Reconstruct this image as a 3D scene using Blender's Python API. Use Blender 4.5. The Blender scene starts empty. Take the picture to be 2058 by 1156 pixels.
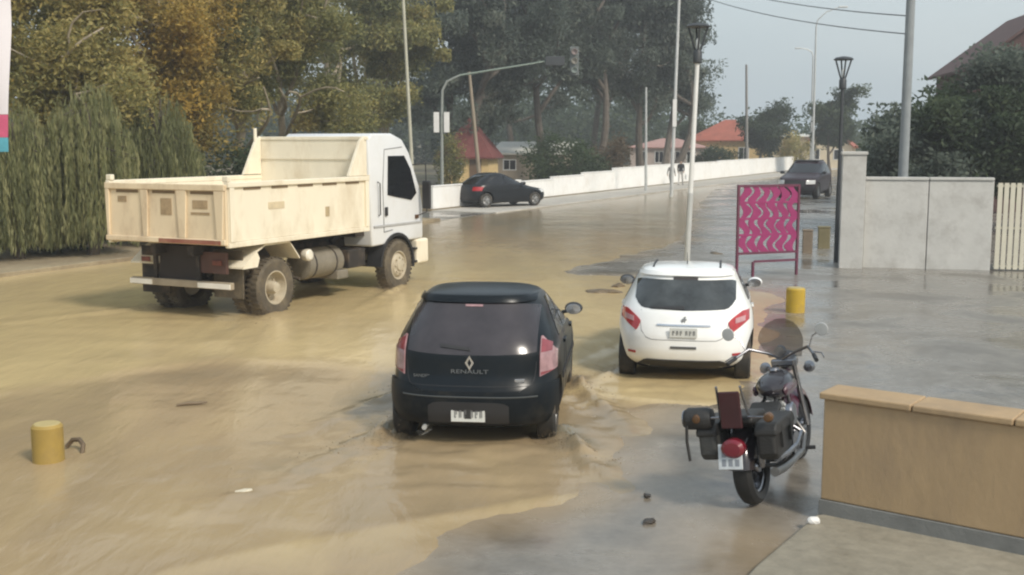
import bpy, bmesh, math, random
import numpy as np
from mathutils import Vector, Matrix
R = math.radians
random.seed(7); rng = np.random.default_rng(11)
scene = bpy.context.scene
col = scene.collection

# ------------------------------------------------------------------ camera
F_PX, HORIZON, CAM_H = 2257.0, 287.7, 3.0
PITCH = math.atan((578 - HORIZON) / F_PX)
cam_d = bpy.data.cameras.new('camera'); cam = bpy.data.objects.new('camera', cam_d); col.objects.link(cam)
cam_d.sensor_width = 36; cam_d.lens = F_PX / 2058 * 36; cam_d.clip_end = 3000
cam.location = (0, 0, CAM_H); cam.rotation_euler = (math.pi / 2 - PITCH, 0, 0)
scene.camera = cam

# ------------------------------------------------------------------ sky, sun, exposure
SUN_AZ, SUN_EL = R(139), R(42)          # azimuth clockwise from +Y
world = bpy.data.worlds.new('World'); scene.world = world; world.use_nodes = True
wn, wl = world.node_tree.nodes, world.node_tree.links
wn.clear()
out = wn.new('ShaderNodeOutputWorld'); bg = wn.new('ShaderNodeBackground')
sky = wn.new('ShaderNodeTexSky'); sky.sky_type = 'NISHITA'; sky.sun_disc = False
sky.sun_elevation = SUN_EL; sky.sun_rotation = SUN_AZ; sky.air_density = 1.6; sky.dust_density = 4.0; sky.ozone_density = 1.5
tc = wn.new('ShaderNodeTexCoord'); mp = wn.new('ShaderNodeMapping'); mp.inputs['Scale'].default_value = (1.2, 1.2, 4.0)
nz = wn.new('ShaderNodeTexNoise'); nz.inputs['Scale'].default_value = 1.6; nz.inputs['Detail'].default_value = 5; nz.inputs['Roughness'].default_value = .5
rp = wn.new('ShaderNodeValToRGB'); rp.color_ramp.elements[0].position = .3; rp.color_ramp.elements[1].position = .75
rp.color_ramp.elements[0].color = (2.7, 3.25, 3.65, 1); rp.color_ramp.elements[1].color = (3.6, 4.0, 4.2, 1)   # cloud layer radiance
mx = wn.new('ShaderNodeMixRGB'); mx.inputs[0].default_value = .82
wl.new(tc.outputs['Generated'], mp.inputs['Vector']); wl.new(mp.outputs[0], nz.inputs['Vector']); wl.new(nz.outputs['Fac'], rp.inputs[0])
wl.new(sky.outputs[0], mx.inputs[1]); wl.new(rp.outputs[0], mx.inputs[2]); wl.new(mx.outputs[0], bg.inputs['Color'])
bg.inputs['Strength'].default_value = .1; wl.new(bg.outputs[0], out.inputs['Surface'])
sun_d = bpy.data.lights.new('sun', 'SUN'); sun = bpy.data.objects.new('sun', sun_d); col.objects.link(sun)
sun_d.energy = 1.5; sun_d.angle = R(11); sun_d.color = (1, .93, .82)
sd = Vector((math.sin(SUN_AZ) * math.cos(SUN_EL), math.cos(SUN_AZ) * math.cos(SUN_EL), math.sin(SUN_EL)))
sun.rotation_euler = sd.to_track_quat('Z', 'Y').to_euler(); sun.location = (20, -20, 40)
vs = scene.view_settings; vs.view_transform = 'Standard'; vs.look = 'None'; vs.exposure = 1.02; vs.gamma = 1; vs.use_curve_mapping = False
scene.cycles.filter_width = 2.2
scene.cycles.max_bounces = 6; scene.cycles.transparent_max_bounces = 8

# ------------------------------------------------------------------ helpers
def G(px, py, z=0.0):
    """ground point that the photo shows at a pixel (real world metres)"""
    c, s = math.cos(PITCH), math.sin(PITCH)
    dx, du = (px - 1029) / F_PX, (578 - py) / F_PX
    dy, dz = c + du * s, du * c - s
    k = (z - CAM_H) / dz
    return Vector((dx * k, dy * k, z))
def AT(px, y):
    return (px - 1029) / F_PX * (y * math.cos(PITCH) + CAM_H * math.sin(PITCH) * .6)
def noise2(x, y, seed=0, octaves=4, base=1.0):
    """smooth value noise, vectorised"""
    x = np.asarray(x, float); y = np.asarray(y, float); t = np.zeros(np.broadcast(x, y).shape); a = 1; n = 0
    def h(i, j, s):
        v = np.sin(i * 127.1 + j * 311.7 + s * 74.7) * 43758.5453
        return v - np.floor(v)
    f = base
    for o in range(octaves):
        X, Y = x * f + o * 17.3, y * f + o * 9.1
        i, j = np.floor(X), np.floor(Y); u, v = X - i, Y - j
        u = u * u * (3 - 2 * u); v = v * v * (3 - 2 * v); s = seed + o
        t = t + a * ((h(i, j, s) * (1 - u) + h(i + 1, j, s) * u) * (1 - v) + (h(i, j + 1, s) * (1 - u) + h(i + 1, j + 1, s) * u) * v)
        n += a; a *= .5; f *= 2
    return t / n

MATS = {}
def mat(name, c, rough=.6, metal=0, spec=.5, var=.12, vs_=3.0, bump=0.0, bs=40, dirt=None, dirt_amt=.5, dirt_scale=2.5, coat=0, trans=0, emit=None, stretch=(1, 1, 1)):
    if name in MATS: return MATS[name]
    m = bpy.data.materials.new(name); m.use_nodes = True; MATS[name] = m
    n, l = m.node_tree.nodes, m.node_tree.links
    b = n['Principled BSDF']
    b.inputs['Roughness'].default_value = rough; b.inputs['Metallic'].default_value = metal
    b.inputs['Specular IOR Level'].default_value = spec; b.inputs['Coat Weight'].default_value = coat
    b.inputs['Coat Roughness'].default_value = .06; b.inputs['Transmission Weight'].default_value = trans
    t = n.new('ShaderNodeTexCoord'); mapn = n.new('ShaderNodeMapping'); mapn.inputs['Scale'].default_value = stretch
    l.new(t.outputs['Object'], mapn.inputs['Vector'])
    nt = n.new('ShaderNodeTexNoise'); nt.inputs['Scale'].default_value = vs_; nt.inputs['Detail'].default_value = 6; nt.inputs['Roughness'].default_value = .62
    l.new(mapn.outputs[0], nt.inputs['Vector'])
    r = n.new('ShaderNodeValToRGB')
    r.color_ramp.elements[0].position = .3; r.color_ramp.elements[1].position = .72
    r.color_ramp.elements[0].color = (*[max(0, x * (1 - var)) for x in c], 1); r.color_ramp.elements[1].color = (*[min(1, x * (1 + var)) for x in c], 1)
    l.new(nt.outputs['Fac'], r.inputs[0]); last = r.outputs[0]
    if dirt:
        nd = n.new('ShaderNodeTexNoise'); nd.inputs['Scale'].default_value = dirt_scale; nd.inputs['Detail'].default_value = 8; nd.inputs['Roughness'].default_value = .7
        l.new(mapn.outputs[0], nd.inputs['Vector'])
        rd = n.new('ShaderNodeValToRGB'); rd.color_ramp.elements[0].position = .48; rd.color_ramp.elements[1].position = .72
        rd.color_ramp.elements[1].color = (dirt_amt,) * 3 + (1,)
        l.new(nd.outputs['Fac'], rd.inputs[0])
        mm = n.new('ShaderNodeMixRGB'); mm.inputs[2].default_value = (*dirt, 1)
        l.new(rd.outputs[0], mm.inputs[0]); l.new(last, mm.inputs[1]); last = mm.outputs[0]
    l.new(last, b.inputs['Base Color'])
    if bump:
        nb = n.new('ShaderNodeTexNoise'); nb.inputs['Scale'].default_value = bs; nb.inputs['Detail'].default_value = 4
        l.new(mapn.outputs[0], nb.inputs['Vector'])
        bn = n.new('ShaderNodeBump'); bn.inputs['Strength'].default_value = bump; bn.inputs['Distance'].default_value = .02
        l.new(nb.outputs['Fac'], bn.inputs['Height']); l.new(bn.outputs[0], b.inputs['Normal'])
    if emit:
        b.inputs['Emission Color'].default_value = (*emit[0], 1); b.inputs['Emission Strength'].default_value = emit[1]
    return m

def tag(o, label=None, cat=None, group=None, kind=None):
    if label: o['label'] = label
    if cat: o['category'] = cat
    if group: o['group'] = group
    if kind: o['kind'] = kind
    return o
def empty(name, loc=(0, 0, 0), heading=0, label=None, cat=None, group=None):
    o = bpy.data.objects.new(name, None); col.objects.link(o); o.empty_display_size = .2
    o.location = loc; o.rotation_euler = (0, 0, -R(heading)); tag(o, label, cat, group); return o
def copy_tree(o, parent=None):
    c = o.copy(); col.objects.link(c); c.parent = parent
    for ch in list(o.children): copy_tree(ch, c)
    return c

class MB:
    def __init__(s): s.v = []; s.f = []; s.mi = []
    def add(s, vs, fs, mi=0):
        o = len(s.v); s.v += [tuple(float(a) for a in p) for p in vs]; s.f += [tuple(i + o for i in f) for f in fs]; s.mi += [mi] * len(fs); return s
    def box(s, x0, x1, y0, y1, z0, z1, mi=0, M=None):
        p = [(x, y, z) for x in (x0, x1) for y in (y0, y1) for z in (z0, z1)]
        if M is not None: p = [M @ Vector(a) for a in p]
        return s.add(p, [(0, 1, 3, 2), (4, 6, 7, 5), (0, 4, 5, 1), (2, 3, 7, 6), (0, 2, 6, 4), (1, 5, 7, 3)], mi)
    def tube(s, pts, r, n=8, mi=0, cap=True):
        pts = [Vector(p) for p in pts]; k = len(pts); r = [r] * k if not hasattr(r, '__len__') else r
        t0 = (pts[1] - pts[0]).normalized(); u = t0.orthogonal().normalized(); vs = []
        for i in range(k):
            t = (pts[min(i + 1, k - 1)] - pts[max(i - 1, 0)]).normalized()
            u = (u - t * u.dot(t)); u = u.normalized() if u.length > 1e-6 else t.orthogonal().normalized(); w = t.cross(u)
            for j in range(n):
                a = 2 * math.pi * j / n; vs.append(pts[i] + (u * math.cos(a) + w * math.sin(a)) * r[i])
        fs = [(i * n + j, i * n + (j + 1) % n, (i + 1) * n + (j + 1) % n, (i + 1) * n + j) for i in range(k - 1) for j in range(n)]
        if cap: fs += [tuple(range(n))[::-1], tuple((k - 1) * n + j for j in range(n))]
        return s.add(vs, fs, mi)
    def lathe(s, prof, n=24, axis='z', c=(0, 0, 0), mi=0, cap=True):
        vs = []; c = Vector(c)
        for (r, h) in prof:
            for j in range(n):
                a = 2 * math.pi * j / n; p = (r * math.cos(a), r * math.sin(a))
                vs.append(c + Vector({'z': (p[0], p[1], h), 'x': (h, p[0], p[1]), 'y': (p[1], h, p[0])}[axis]))
        k = len(prof)
        fs = [(i * n + j, i * n + (j + 1) % n, (i + 1) * n + (j + 1) % n, (i + 1) * n + j) for i in range(k - 1) for j in range(n)]
        if cap: fs += [tuple(range(n))[::-1], tuple((k - 1) * n + j for j in range(n))]
        return s.add(vs, fs, mi)
    def prism(s, poly, a, b, axis='x', mi=0):
        f = {'x': lambda p, h: (h, p[0], p[1]), 'y': lambda p, h: (p[0], h, p[1]), 'z': lambda p, h: (p[0], p[1], h)}[axis]
        n = len(poly); vs = [f(p, a) for p in poly] + [f(p, b) for p in poly]
        fs = [tuple(range(n))[::-1], tuple(range(n, 2 * n))] + [(i, (i + 1) % n, n + (i + 1) % n, n + i) for i in range(n)]
        return s.add(vs, fs, mi)
    def sheet(s, P, N, off=.004, depth=.02, mi=0):
        """P,N: [i][j] points and normals: a curved panel with returned edges"""
        ni, nj = len(P), len(P[0]); g = [[P[i][j] + N[i][j] * off for j in range(nj)] for i in range(ni)]
        vs = [g[i][j] for i in range(ni) for j in range(nj)]
        fs = [(i * nj + j, (i + 1) * nj + j, (i + 1) * nj + j + 1, i * nj + j + 1) for i in range(ni - 1) for j in range(nj - 1)]
        ring = [(i, 0) for i in range(ni)] + [(ni - 1, j) for j in range(1, nj)] + [(i, nj - 1) for i in range(ni - 2, -1, -1)] + [(0, j) for j in range(nj - 2, 0, -1)]
        o = len(vs); vs += [g[i][j] - N[i][j] * depth for i, j in ring]; k = len(ring)
        fs += [(ring[a][0] * nj + ring[a][1], o + a, o + (a + 1) % k, ring[(a + 1) % k][0] * nj + ring[(a + 1) % k][1]) for a in range(k)]
        return s.add(vs, fs, mi)
    def build(s, name, m, parent=None, smooth=False, bevel=0, seg=2, loc=None, ang=35):
        me = bpy.data.meshes.new(name); me.from_pydata(s.v, [], s.f); me.update()
        bm = bmesh.new(); bm.from_mesh(me); bmesh.ops.recalc_face_normals(bm, faces=bm.faces); bm.to_mesh(me); bm.free()
        for x in (m if isinstance(m, (list, tuple)) else [m]): me.materials.append(x)
        if any(s.mi): me.polygons.foreach_set('material_index', s.mi)
        if smooth: me.polygons.foreach_set('use_smooth', [True] * len(me.polygons)); me.set_sharp_from_angle(angle=R(ang))
        o = bpy.data.objects.new(name, me); col.objects.link(o)
        if parent: o.parent = parent
        if loc is not None: o.location = loc
        if bevel:
            b = o.modifiers.new('bevel', 'BEVEL'); b.width = bevel; b.segments = seg; b.limit_method = 'ANGLE'; b.angle_limit = R(40)
        return o
def big_mesh(name, V, Fq, m, parent=None, attrs=None, smooth=False):
    """numpy mesh of quads; attrs: {name: per-vertex or per-face float array}"""
    me = bpy.data.meshes.new(name); nv, nf = len(V), len(Fq); k = Fq.shape[1]
    me.vertices.add(nv); me.vertices.foreach_set('co', np.ascontiguousarray(V, np.float32).ravel())
    me.loops.add(nf * k); me.loops.foreach_set('vertex_index', np.ascontiguousarray(Fq, np.int32).ravel())
    me.polygons.add(nf); me.polygons.foreach_set('loop_start', np.arange(nf, dtype=np.int32) * k)
    me.update(calc_edges=True)
    for a, d in (attrs or {}).items():
        t = me.attributes.new(a, 'FLOAT', 'POINT' if len(d) == nv else 'FACE'); t.data.foreach_set('value', np.ascontiguousarray(d, np.float32))
    if smooth: me.polygons.foreach_set('use_smooth', np.ones(nf, bool))
    me.materials.append(m); o = bpy.data.objects.new(name, me); col.objects.link(o)
    if parent: o.parent = parent
    return o
def text(name, body, size, m, parent, loc, rot, depth=.003, sx=1.0):
    c = bpy.data.curves.new(name, 'FONT'); c.body = body; c.size = size; c.extrude = depth; c.align_x = 'CENTER'; c.align_y = 'CENTER'
    t = bpy.data.objects.new(name + '_src', c); col.objects.link(t); dg = bpy.context.evaluated_depsgraph_get()
    me = bpy.data.meshes.new_from_object(t.evaluated_get(dg)); bpy.data.objects.remove(t); me.materials.clear(); me.materials.append(m)
    o = bpy.data.objects.new(name, me); col.objects.link(o); o.parent = parent; o.location = loc; o.rotation_euler = rot; o.scale = (sx, 1, 1); return o
def pchip(x, y, xq):
    x = np.asarray(x, float); y = np.asarray(y, float); h = np.diff(x); d = np.diff(y) / h; m = np.zeros_like(y)
    for i in range(1, len(x) - 1):
        if d[i - 1] * d[i] > 0:
            a, b = 2 * h[i] + h[i - 1], h[i] + 2 * h[i - 1]; m[i] = (a + b) / (a / d[i - 1] + b / d[i])
    m[0], m[-1] = d[0], d[-1]
    i = np.clip(np.searchsorted(x, xq) - 1, 0, len(h) - 1); t = (xq - x[i]) / h[i]
    return y[i] * (1 + 2 * t) * (1 - t) ** 2 + h[i] * m[i] * t * (1 - t) ** 2 + y[i + 1] * t * t * (3 - 2 * t) + h[i] * m[i + 1] * t * t * (t - 1)

# ------------------------------------------------------------------ shared materials
BLACK = mat('black_plastic', (.022, .022, .024), .55, var=.2)
RUB = mat('tyre_rubber', (.035, .033, .03), .8, var=.25, dirt=(.16, .12, .075), dirt_amt=.6, dirt_scale=5)
MUDRUB = mat('muddy_rubber', (.10, .082, .058), .85, var=.25, dirt=(.20, .16, .10), dirt_amt=.8, dirt_scale=5)
GLASS = mat('dark_glass', (.012, .013, .016), .04, spec=.6, var=.1)
GREYGL = mat('grey_reflection_glass', (.05, .056, .058), .09, spec=.6, var=.55, vs_=2.6)  # lighter mottled grey stands in for reflections on the pane
REFLGL = mat('reflection_toned_glass', (.045, .039, .044), .2, spec=.6, var=.35, vs_=2.2)  # purple-grey reflections put into the glass colour as uneven tone
CHROME = mat('chrome', (.72, .72, .74), .16, metal=1, var=.08)
ALLOY = mat('alloy_rim', (.42, .42, .42), .35, metal=.8, var=.1, dirt=(.2, .16, .1), dirt_amt=.5)
WHITEP = mat('white_paint', (.88, .88, .86), .25, coat=.6, var=.02, dirt=(.72, .67, .58), dirt_amt=.22)
BLACKP = mat('black_car_paint', (.004, .007, .010), .28, spec=.3, var=.15, dirt=(.035, .03, .024), dirt_amt=.3, dirt_scale=4)
LAMP_RED = mat('red_lamp_lens', (.42, .03, .035), .12, coat=.5, var=.25, vs_=9)
LAMP_PINK = mat('clear_lamp_lens', (.50, .27, .28), .15, coat=.5, var=.25, vs_=9)
LAMP_WHITE = mat('white_lamp_lens', (.75, .75, .73), .15, coat=.4, var=.1)
PLATE = mat('plate_white', (.62, .63, .60), .4, var=.08)
PLATE_DK = mat('plate_dark', (.03, .03, .03), .4)
CONC = mat('concrete', (.40, .385, .36), .8, var=.2, bump=.3, bs=30, dirt=(.22, .19, .15), dirt_amt=.5)
GALV = mat('galvanised_steel', (.52, .53, .52), .45, metal=.3, var=.12)
DKSTEEL = mat('dark_steel', (.045, .05, .055), .5, var=.2)
WALLW = mat('whitewashed_wall', (.86, .85, .82), .85, var=.05, bump=.15, bs=12, dirt=(.62, .55, .46), dirt_amt=.4, dirt_scale=.8)

# ================================================================== THE SETTING
U = np.array([math.sin(R(25)), math.cos(R(25))]); NL = np.array([-U[1], U[0]])     # along the street, and away over its far kerb
K0 = np.array(G(0, 560)[:2])
def street(s, n, z=0.0):
    p = K0 + U * s + NL * n; return Vector((p[0], p[1], z))
def ground_mat(name, cols, rough=(.25, .7), scale=.35, fine=6, bump=.25, spec=.5, attr=None):
    m = bpy.data.materials.new(name); m.use_nodes = True; n, l = m.node_tree.nodes, m.node_tree.links; b = n['Principled BSDF']
    t = n.new('ShaderNodeNewGeometry')
    a = n.new('ShaderNodeTexNoise'); a.inputs['Scale'].default_value = scale; a.inputs['Detail'].default_value = 8; a.inputs['Roughness'].default_value = .6; a.inputs['Distortion'].default_value = .4
    f = n.new('ShaderNodeTexNoise'); f.inputs['Scale'].default_value = fine; f.inputs['Detail'].default_value = 6; f.inputs['Roughness'].default_value = .7
    l.new(t.outputs['Position'], a.inputs['Vector']); l.new(t.outputs['Position'], f.inputs['Vector'])
    r = n.new('ShaderNodeValToRGB'); r.color_ramp.elements[0].position = .36; r.color_ramp.elements[1].position = .64
    r.color_ramp.elements[0].color = (*cols[0], 1); r.color_ramp.elements[1].color = (*cols[-1], 1)
    if len(cols) == 3: e = r.color_ramp.elements.new(.5); e.color = (*cols[1], 1)
    l.new(a.outputs['Fac'], r.inputs[0])
    mm = n.new('ShaderNodeMixRGB'); mm.blend_type = 'OVERLAY'; mm.inputs[0].default_value = .45
    l.new(r.outputs[0], mm.inputs[1]); l.new(f.outputs['Fac'], mm.inputs[2]); last = mm.outputs[0]
    if attr:        # silt left by the water
        at = n.new('ShaderNodeAttribute'); at.attribute_name = attr; m3 = n.new('ShaderNodeMixRGB'); m3.inputs[2].default_value = (.37, .275, .165, 1); l.new(at.outputs['Fac'], m3.inputs[0]); l.new(last, m3.inputs[1]); last = m3.outputs[0]
    l.new(last, b.inputs['Base Color'])
    mr = n.new('ShaderNodeMapRange'); mr.inputs[1].default_value = .38; mr.inputs[2].default_value = .62; mr.inputs[3].default_value = rough[0]; mr.inputs[4].default_value = rough[1]
    l.new(a.outputs['Fac'], mr.inputs[0]); l.new(mr.outputs[0], b.inputs['Roughness']); b.inputs['Specular IOR Level'].default_value = spec
    bp = n.new('ShaderNodeBump'); bp.inputs['Strength'].default_value = bump; bp.inputs['Distance'].default_value = .03
    l.new(f.outputs['Fac'], bp.inputs['Height']); l.new(bp.outputs[0], b.inputs['Normal'])
    return m
M_EARTH = ground_mat('dry_earth', [(.15, .125, .085), (.22, .18, .12), (.12, .12, .06)], (.85, .95), .2, 3, .5, .2)
M_VERGE = ground_mat('verge_dirt', [(.24, .19, .125), (.34, .28, .185)], (.8, .95), .5, 5, .5, .2)
M_ROAD = ground_mat('wet_concrete', [(.115, .105, .09), (.215, .197, .17), (.165, .15, .128)], (.06, .45), .5, 7, .14, .5, 'mud')
M_PAVE = ground_mat('pavement_concrete', [(.24, .215, .165), (.30, .27, .21)], (.5, .8), .8, 9, .2, .4)
M_SIDEW = ground_mat('far_pavement', [(.40, .375, .33), (.50, .47, .42)], (.7, .9), .6, 5, .2, .3)

g = MB(); S = 1500
g.add([(-S, -200, -.2), (S, -200, -.2), (S, 2 * S, -.2), (-S, 2 * S, -.2)], [(0, 1, 2, 3)])
tag(g.build('ground', M_EARTH), kind='structure')

# wet carriageway as a height field: shallow concrete stands above the water, the lanes lie just under it
def poly_sd(P, poly):
    """signed distance, positive inside"""
    x, y = P[:, 0], P[:, 1]; n = len(poly); d = np.full(len(P), 1e9); ins = np.zeros(len(P), bool)
    for i in range(n):
        a, b = poly[i], poly[(i + 1) % n]; e = (b[0] - a[0], b[1] - a[1]); L = e[0] ** 2 + e[1] ** 2
        t = np.clip(((x - a[0]) * e[0] + (y - a[1]) * e[1]) / L, 0, 1)
        d = np.minimum(d, np.hypot(x - a[0] - t * e[0], y - a[1] - t * e[1]))
        if a[1] != b[1]:
            c = ((a[1] > y) != (b[1] > y)) & (x < (b[0] - a[0]) * (y - a[1]) / (b[1] - a[1]) + a[0]); ins ^= c
    return np.where(ins, d, -d)
SHORE = [G(*p)[:2] for p in [(430, 1230), (620, 1156), (850, 1072), (1090, 1005), (1168, 930), (1188, 868), (1290, 850), (1400, 815), (1465, 752), (1495, 690), (1500, 592), (1420, 578), (1270, 562), (1150, 556), (1085, 546), (1200, 521), (1330, 496), (1362, 470), (1385, 410), (1460, 366), (2300, 318), (3000, 420), (2600, 1600), (560, 1600)]]
def grid(xs, ys):
    X, Y = np.meshgrid(xs, ys, indexing='ij'); nx, ny = len(xs), len(ys); I = np.arange(nx * ny).reshape(nx, ny)
    Fq = np.stack([I[:-1, :-1], I[1:, :-1], I[1:, 1:], I[:-1, 1:]], -1).reshape(-1, 4)
    return X.ravel(), Y.ravel(), Fq
def steps(*segs):
    o = []
    for a, b, h in segs: o.append(np.arange(a, b - h * .5, h))
    return np.concatenate(o + [[segs[-1][1]]])
X, Y, Fq = grid(steps((-40, -8, 1.5), (-8, -3, .3), (-3, 5, .1), (5, 14, .3), (14, 110, 2)), steps((3, 5, .3), (5, 17, .1), (17, 32, .25), (32, 60, .8), (60, 170, 3)))
P = np.c_[X, Y]; sdist = poly_sd(P, SHORE) + (noise2(X, Y, 3, 4, .8) - .5) * 1.3
Z = -.045 + .075 / (1 + np.exp(-sdist * 3.2)) + (noise2(X, Y, 9, 4, .55) - .5) * .04
Z = np.where(sdist > 2.2, np.maximum(Z, .008), Z)
mud = np.clip(1.05 / (1 + np.exp((sdist - .35) * 3.0)) + (noise2(X, Y, 71, 5, .9) - .52) * 1.1 * np.exp(-np.maximum(sdist, 0) * .5), 0, .92)
mud = np.maximum(mud, .55 * np.exp(-(((X - 1.75) / .8) ** 2 + ((Y - 7.9) / 1.0) ** 2)) * (.4 + noise2(X, Y, 77, 4, 1.5)))
tag(big_mesh('road', np.c_[X, Y, Z], Fq, M_ROAD, attrs={'mud': mud}, smooth=True), kind='structure')

# muddy flood water with waves, wakes, silt and shade painted along the wakes
CARS = {'dark': (-.434, 10.9, 6.25), 'white': (2.13, 13.77, 10.8), 'truck': (-5.85, 18.99, 26.34)}
def to_local(X, Y, key):
    x, y, h = CARS[key]; h = R(h); dx, dy = X - x, Y - y
    return dx * math.cos(h) - dy * math.sin(h), dx * math.sin(h) + dy * math.cos(h)
X, Y, Fq = grid(steps((-45, -9, .9), (-9, -3.2, .16), (-3.2, 2.6, .055), (2.6, 6, .14), (6, 40, 1.2)), steps((3, 6.5, .2), (6.5, 14, .055), (14, 26, .16), (26, 50, .5), (50, 130, 3)))
def line_d(X, Y, pts):
    d = np.full(X.shape, 1e9); side = np.zeros(X.shape); pts = [np.array(G(*p)[:2]) for p in pts]
    for a, b in zip(pts[:-1], pts[1:]):
        e = b - a; t = np.clip(((X - a[0]) * e[0] + (Y - a[1]) * e[1]) / (e @ e), 0, 1); ex, ey = X - a[0] - t * e[0], Y - a[1] - t * e[1]
        dd = np.hypot(ex, ey); s = np.sign(e[0] * ey - e[1] * ex); side = np.where(dd < d, s, side); d = np.minimum(d, dd)
    return d, side
d1, s1 = line_d(X, Y, [(-200, 828), (0, 792), (230, 752), (430, 724), (620, 728), (830, 752)])
d2, s2 = line_d(X, Y, [(330, 1156), (520, 1108), (700, 1075), (900, 1040), (1110, 1000)])
wob = noise2(X, Y, 21, 3, .6)
Z = (noise2(X * .7 + Y * .3, Y * 1.6, 5, 3, .9) - .5) * .020 + (noise2(X, Y, 6, 2, 2.0) - .5) * .006
Z += .02 / (1 + np.exp(-s1 * d1 * 9)) + .022 * np.exp(-(d1 / .14) ** 2) * wob            # water pouring over the submerged kerb
Z += .018 * np.exp(-(d2 / .16) ** 2) * wob
for key, hw, L, amp in (('dark', .80, 4.0, .11), ('white', .78, 4.0, .045), ('truck', 1.1, 7.0, .09)):
    lx, ly = to_local(X, Y, key)
    for sg in (-1, 1):
        for yw in ((.65, 3.1) if L < 5 else (1.35, 5.45)):
            bk = yw - ly; c = sg * (hw + .10 + .34 * np.clip(bk, 0, 9)) + .10 * (noise2(X, Y, 33, 3, 2.5) - .5); w = .06 + .04 * np.clip(bk, 0, 9)
            env = np.where((bk > -.35) & (bk < 3.2), np.exp(-np.clip(bk, 0, 9) * .75) * np.clip((bk + .35) * 3, 0, 1), 0)
            n_ = 2.2 * noise2(X, Y, 31 + sg, 4, 6.0) ** 1.6
            Z += amp * env * n_ * (np.exp(-((lx - c) / w) ** 2) - .5 * np.exp(-((lx - c + sg * .28) / (w * 1.5)) ** 2))
    bk = .2 - ly; env = np.where((bk > 0) & (bk < 4), np.exp(-bk * .6), 0) * np.exp(-(lx / hw) ** 4)
    Z += amp * .22 * env * np.sin(bk * 9 + 9 * noise2(X, Y, 44, 3, 1.6) + lx * 2) * noise2(X, Y, 45, 3, 2.5)
sdw = poly_sd(np.c_[X, Y], SHORE)
Z = Z * np.clip((1.0 - sdw) / 1.0, .25, 1) - .012 * (Y > 60)
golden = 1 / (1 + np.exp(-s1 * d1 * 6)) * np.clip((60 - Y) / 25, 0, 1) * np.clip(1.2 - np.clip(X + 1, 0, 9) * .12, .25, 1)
golden = np.maximum(golden, .38 * np.exp(-(np.maximum(0, -s2 * d2 - .0) / .5) ** 2) * (s2 * d2 < .12) * np.clip((-s2 * d2 + .12) * 9, 0, 1))
lx, ly = to_local(X, Y, 'white'); golden = np.maximum(golden, .85 * np.exp(-(((lx + .4) / 1.5) ** 2 + ((ly + .7) / .55) ** 2)))
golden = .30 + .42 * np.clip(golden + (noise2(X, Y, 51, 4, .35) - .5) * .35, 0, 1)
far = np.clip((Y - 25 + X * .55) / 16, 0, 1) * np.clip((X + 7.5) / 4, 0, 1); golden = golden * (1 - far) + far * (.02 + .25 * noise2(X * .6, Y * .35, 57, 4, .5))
foam = np.clip((noise2(X * 1, Y * 2.5, 61, 4, 1.5) - .66) * 6, 0, 1) * .5 * np.exp(-(d1 / .25) ** 2)
for key, hw, ys, k_ in (('dark', .80, (.65, 3.1), .5), ('white', .78, (.66,), .2), ('truck', 1.1, (1.36, 5.46), .24)):      # dark wake reflections and shade painted into the silt colour
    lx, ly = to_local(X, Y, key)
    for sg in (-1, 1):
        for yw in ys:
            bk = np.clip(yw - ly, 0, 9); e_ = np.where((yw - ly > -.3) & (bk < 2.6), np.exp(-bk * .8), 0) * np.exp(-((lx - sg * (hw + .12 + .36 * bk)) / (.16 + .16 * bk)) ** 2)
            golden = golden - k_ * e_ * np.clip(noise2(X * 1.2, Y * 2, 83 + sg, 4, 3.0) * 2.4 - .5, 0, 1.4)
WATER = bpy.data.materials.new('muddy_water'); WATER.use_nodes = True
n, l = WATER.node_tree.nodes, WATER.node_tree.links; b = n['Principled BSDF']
at = n.new('ShaderNodeAttribute'); at.attribute_name = 'silt_and_shade'
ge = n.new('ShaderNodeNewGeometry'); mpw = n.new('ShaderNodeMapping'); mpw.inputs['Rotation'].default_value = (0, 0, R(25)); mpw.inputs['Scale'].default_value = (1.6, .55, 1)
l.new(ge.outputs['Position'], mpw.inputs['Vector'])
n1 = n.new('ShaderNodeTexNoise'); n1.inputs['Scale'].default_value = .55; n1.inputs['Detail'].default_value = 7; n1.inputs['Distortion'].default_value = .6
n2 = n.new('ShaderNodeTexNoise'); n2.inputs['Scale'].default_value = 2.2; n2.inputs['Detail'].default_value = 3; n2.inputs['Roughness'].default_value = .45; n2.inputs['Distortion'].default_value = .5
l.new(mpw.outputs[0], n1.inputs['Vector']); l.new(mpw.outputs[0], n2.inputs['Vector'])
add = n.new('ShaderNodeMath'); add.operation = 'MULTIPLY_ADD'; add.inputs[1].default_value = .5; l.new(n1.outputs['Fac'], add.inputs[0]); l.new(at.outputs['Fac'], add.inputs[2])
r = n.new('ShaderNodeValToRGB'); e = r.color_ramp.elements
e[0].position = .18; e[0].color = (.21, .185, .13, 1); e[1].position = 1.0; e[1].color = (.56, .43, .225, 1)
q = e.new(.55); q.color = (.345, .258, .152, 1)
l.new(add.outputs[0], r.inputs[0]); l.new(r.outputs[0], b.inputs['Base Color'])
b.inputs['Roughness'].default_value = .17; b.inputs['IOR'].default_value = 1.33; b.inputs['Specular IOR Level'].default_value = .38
bp = n.new('ShaderNodeBump'); bp.inputs['Strength'].default_value = .32; bp.inputs['Distance'].default_value = .05; n3 = n.new('ShaderNodeTexNoise'); n3.inputs['Scale'].default_value = 9; n3.inputs['Detail'].default_value = 3; n3.inputs['Distortion'].default_value = .8; l.new(mpw.outputs[0], n3.inputs['Vector'])
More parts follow.
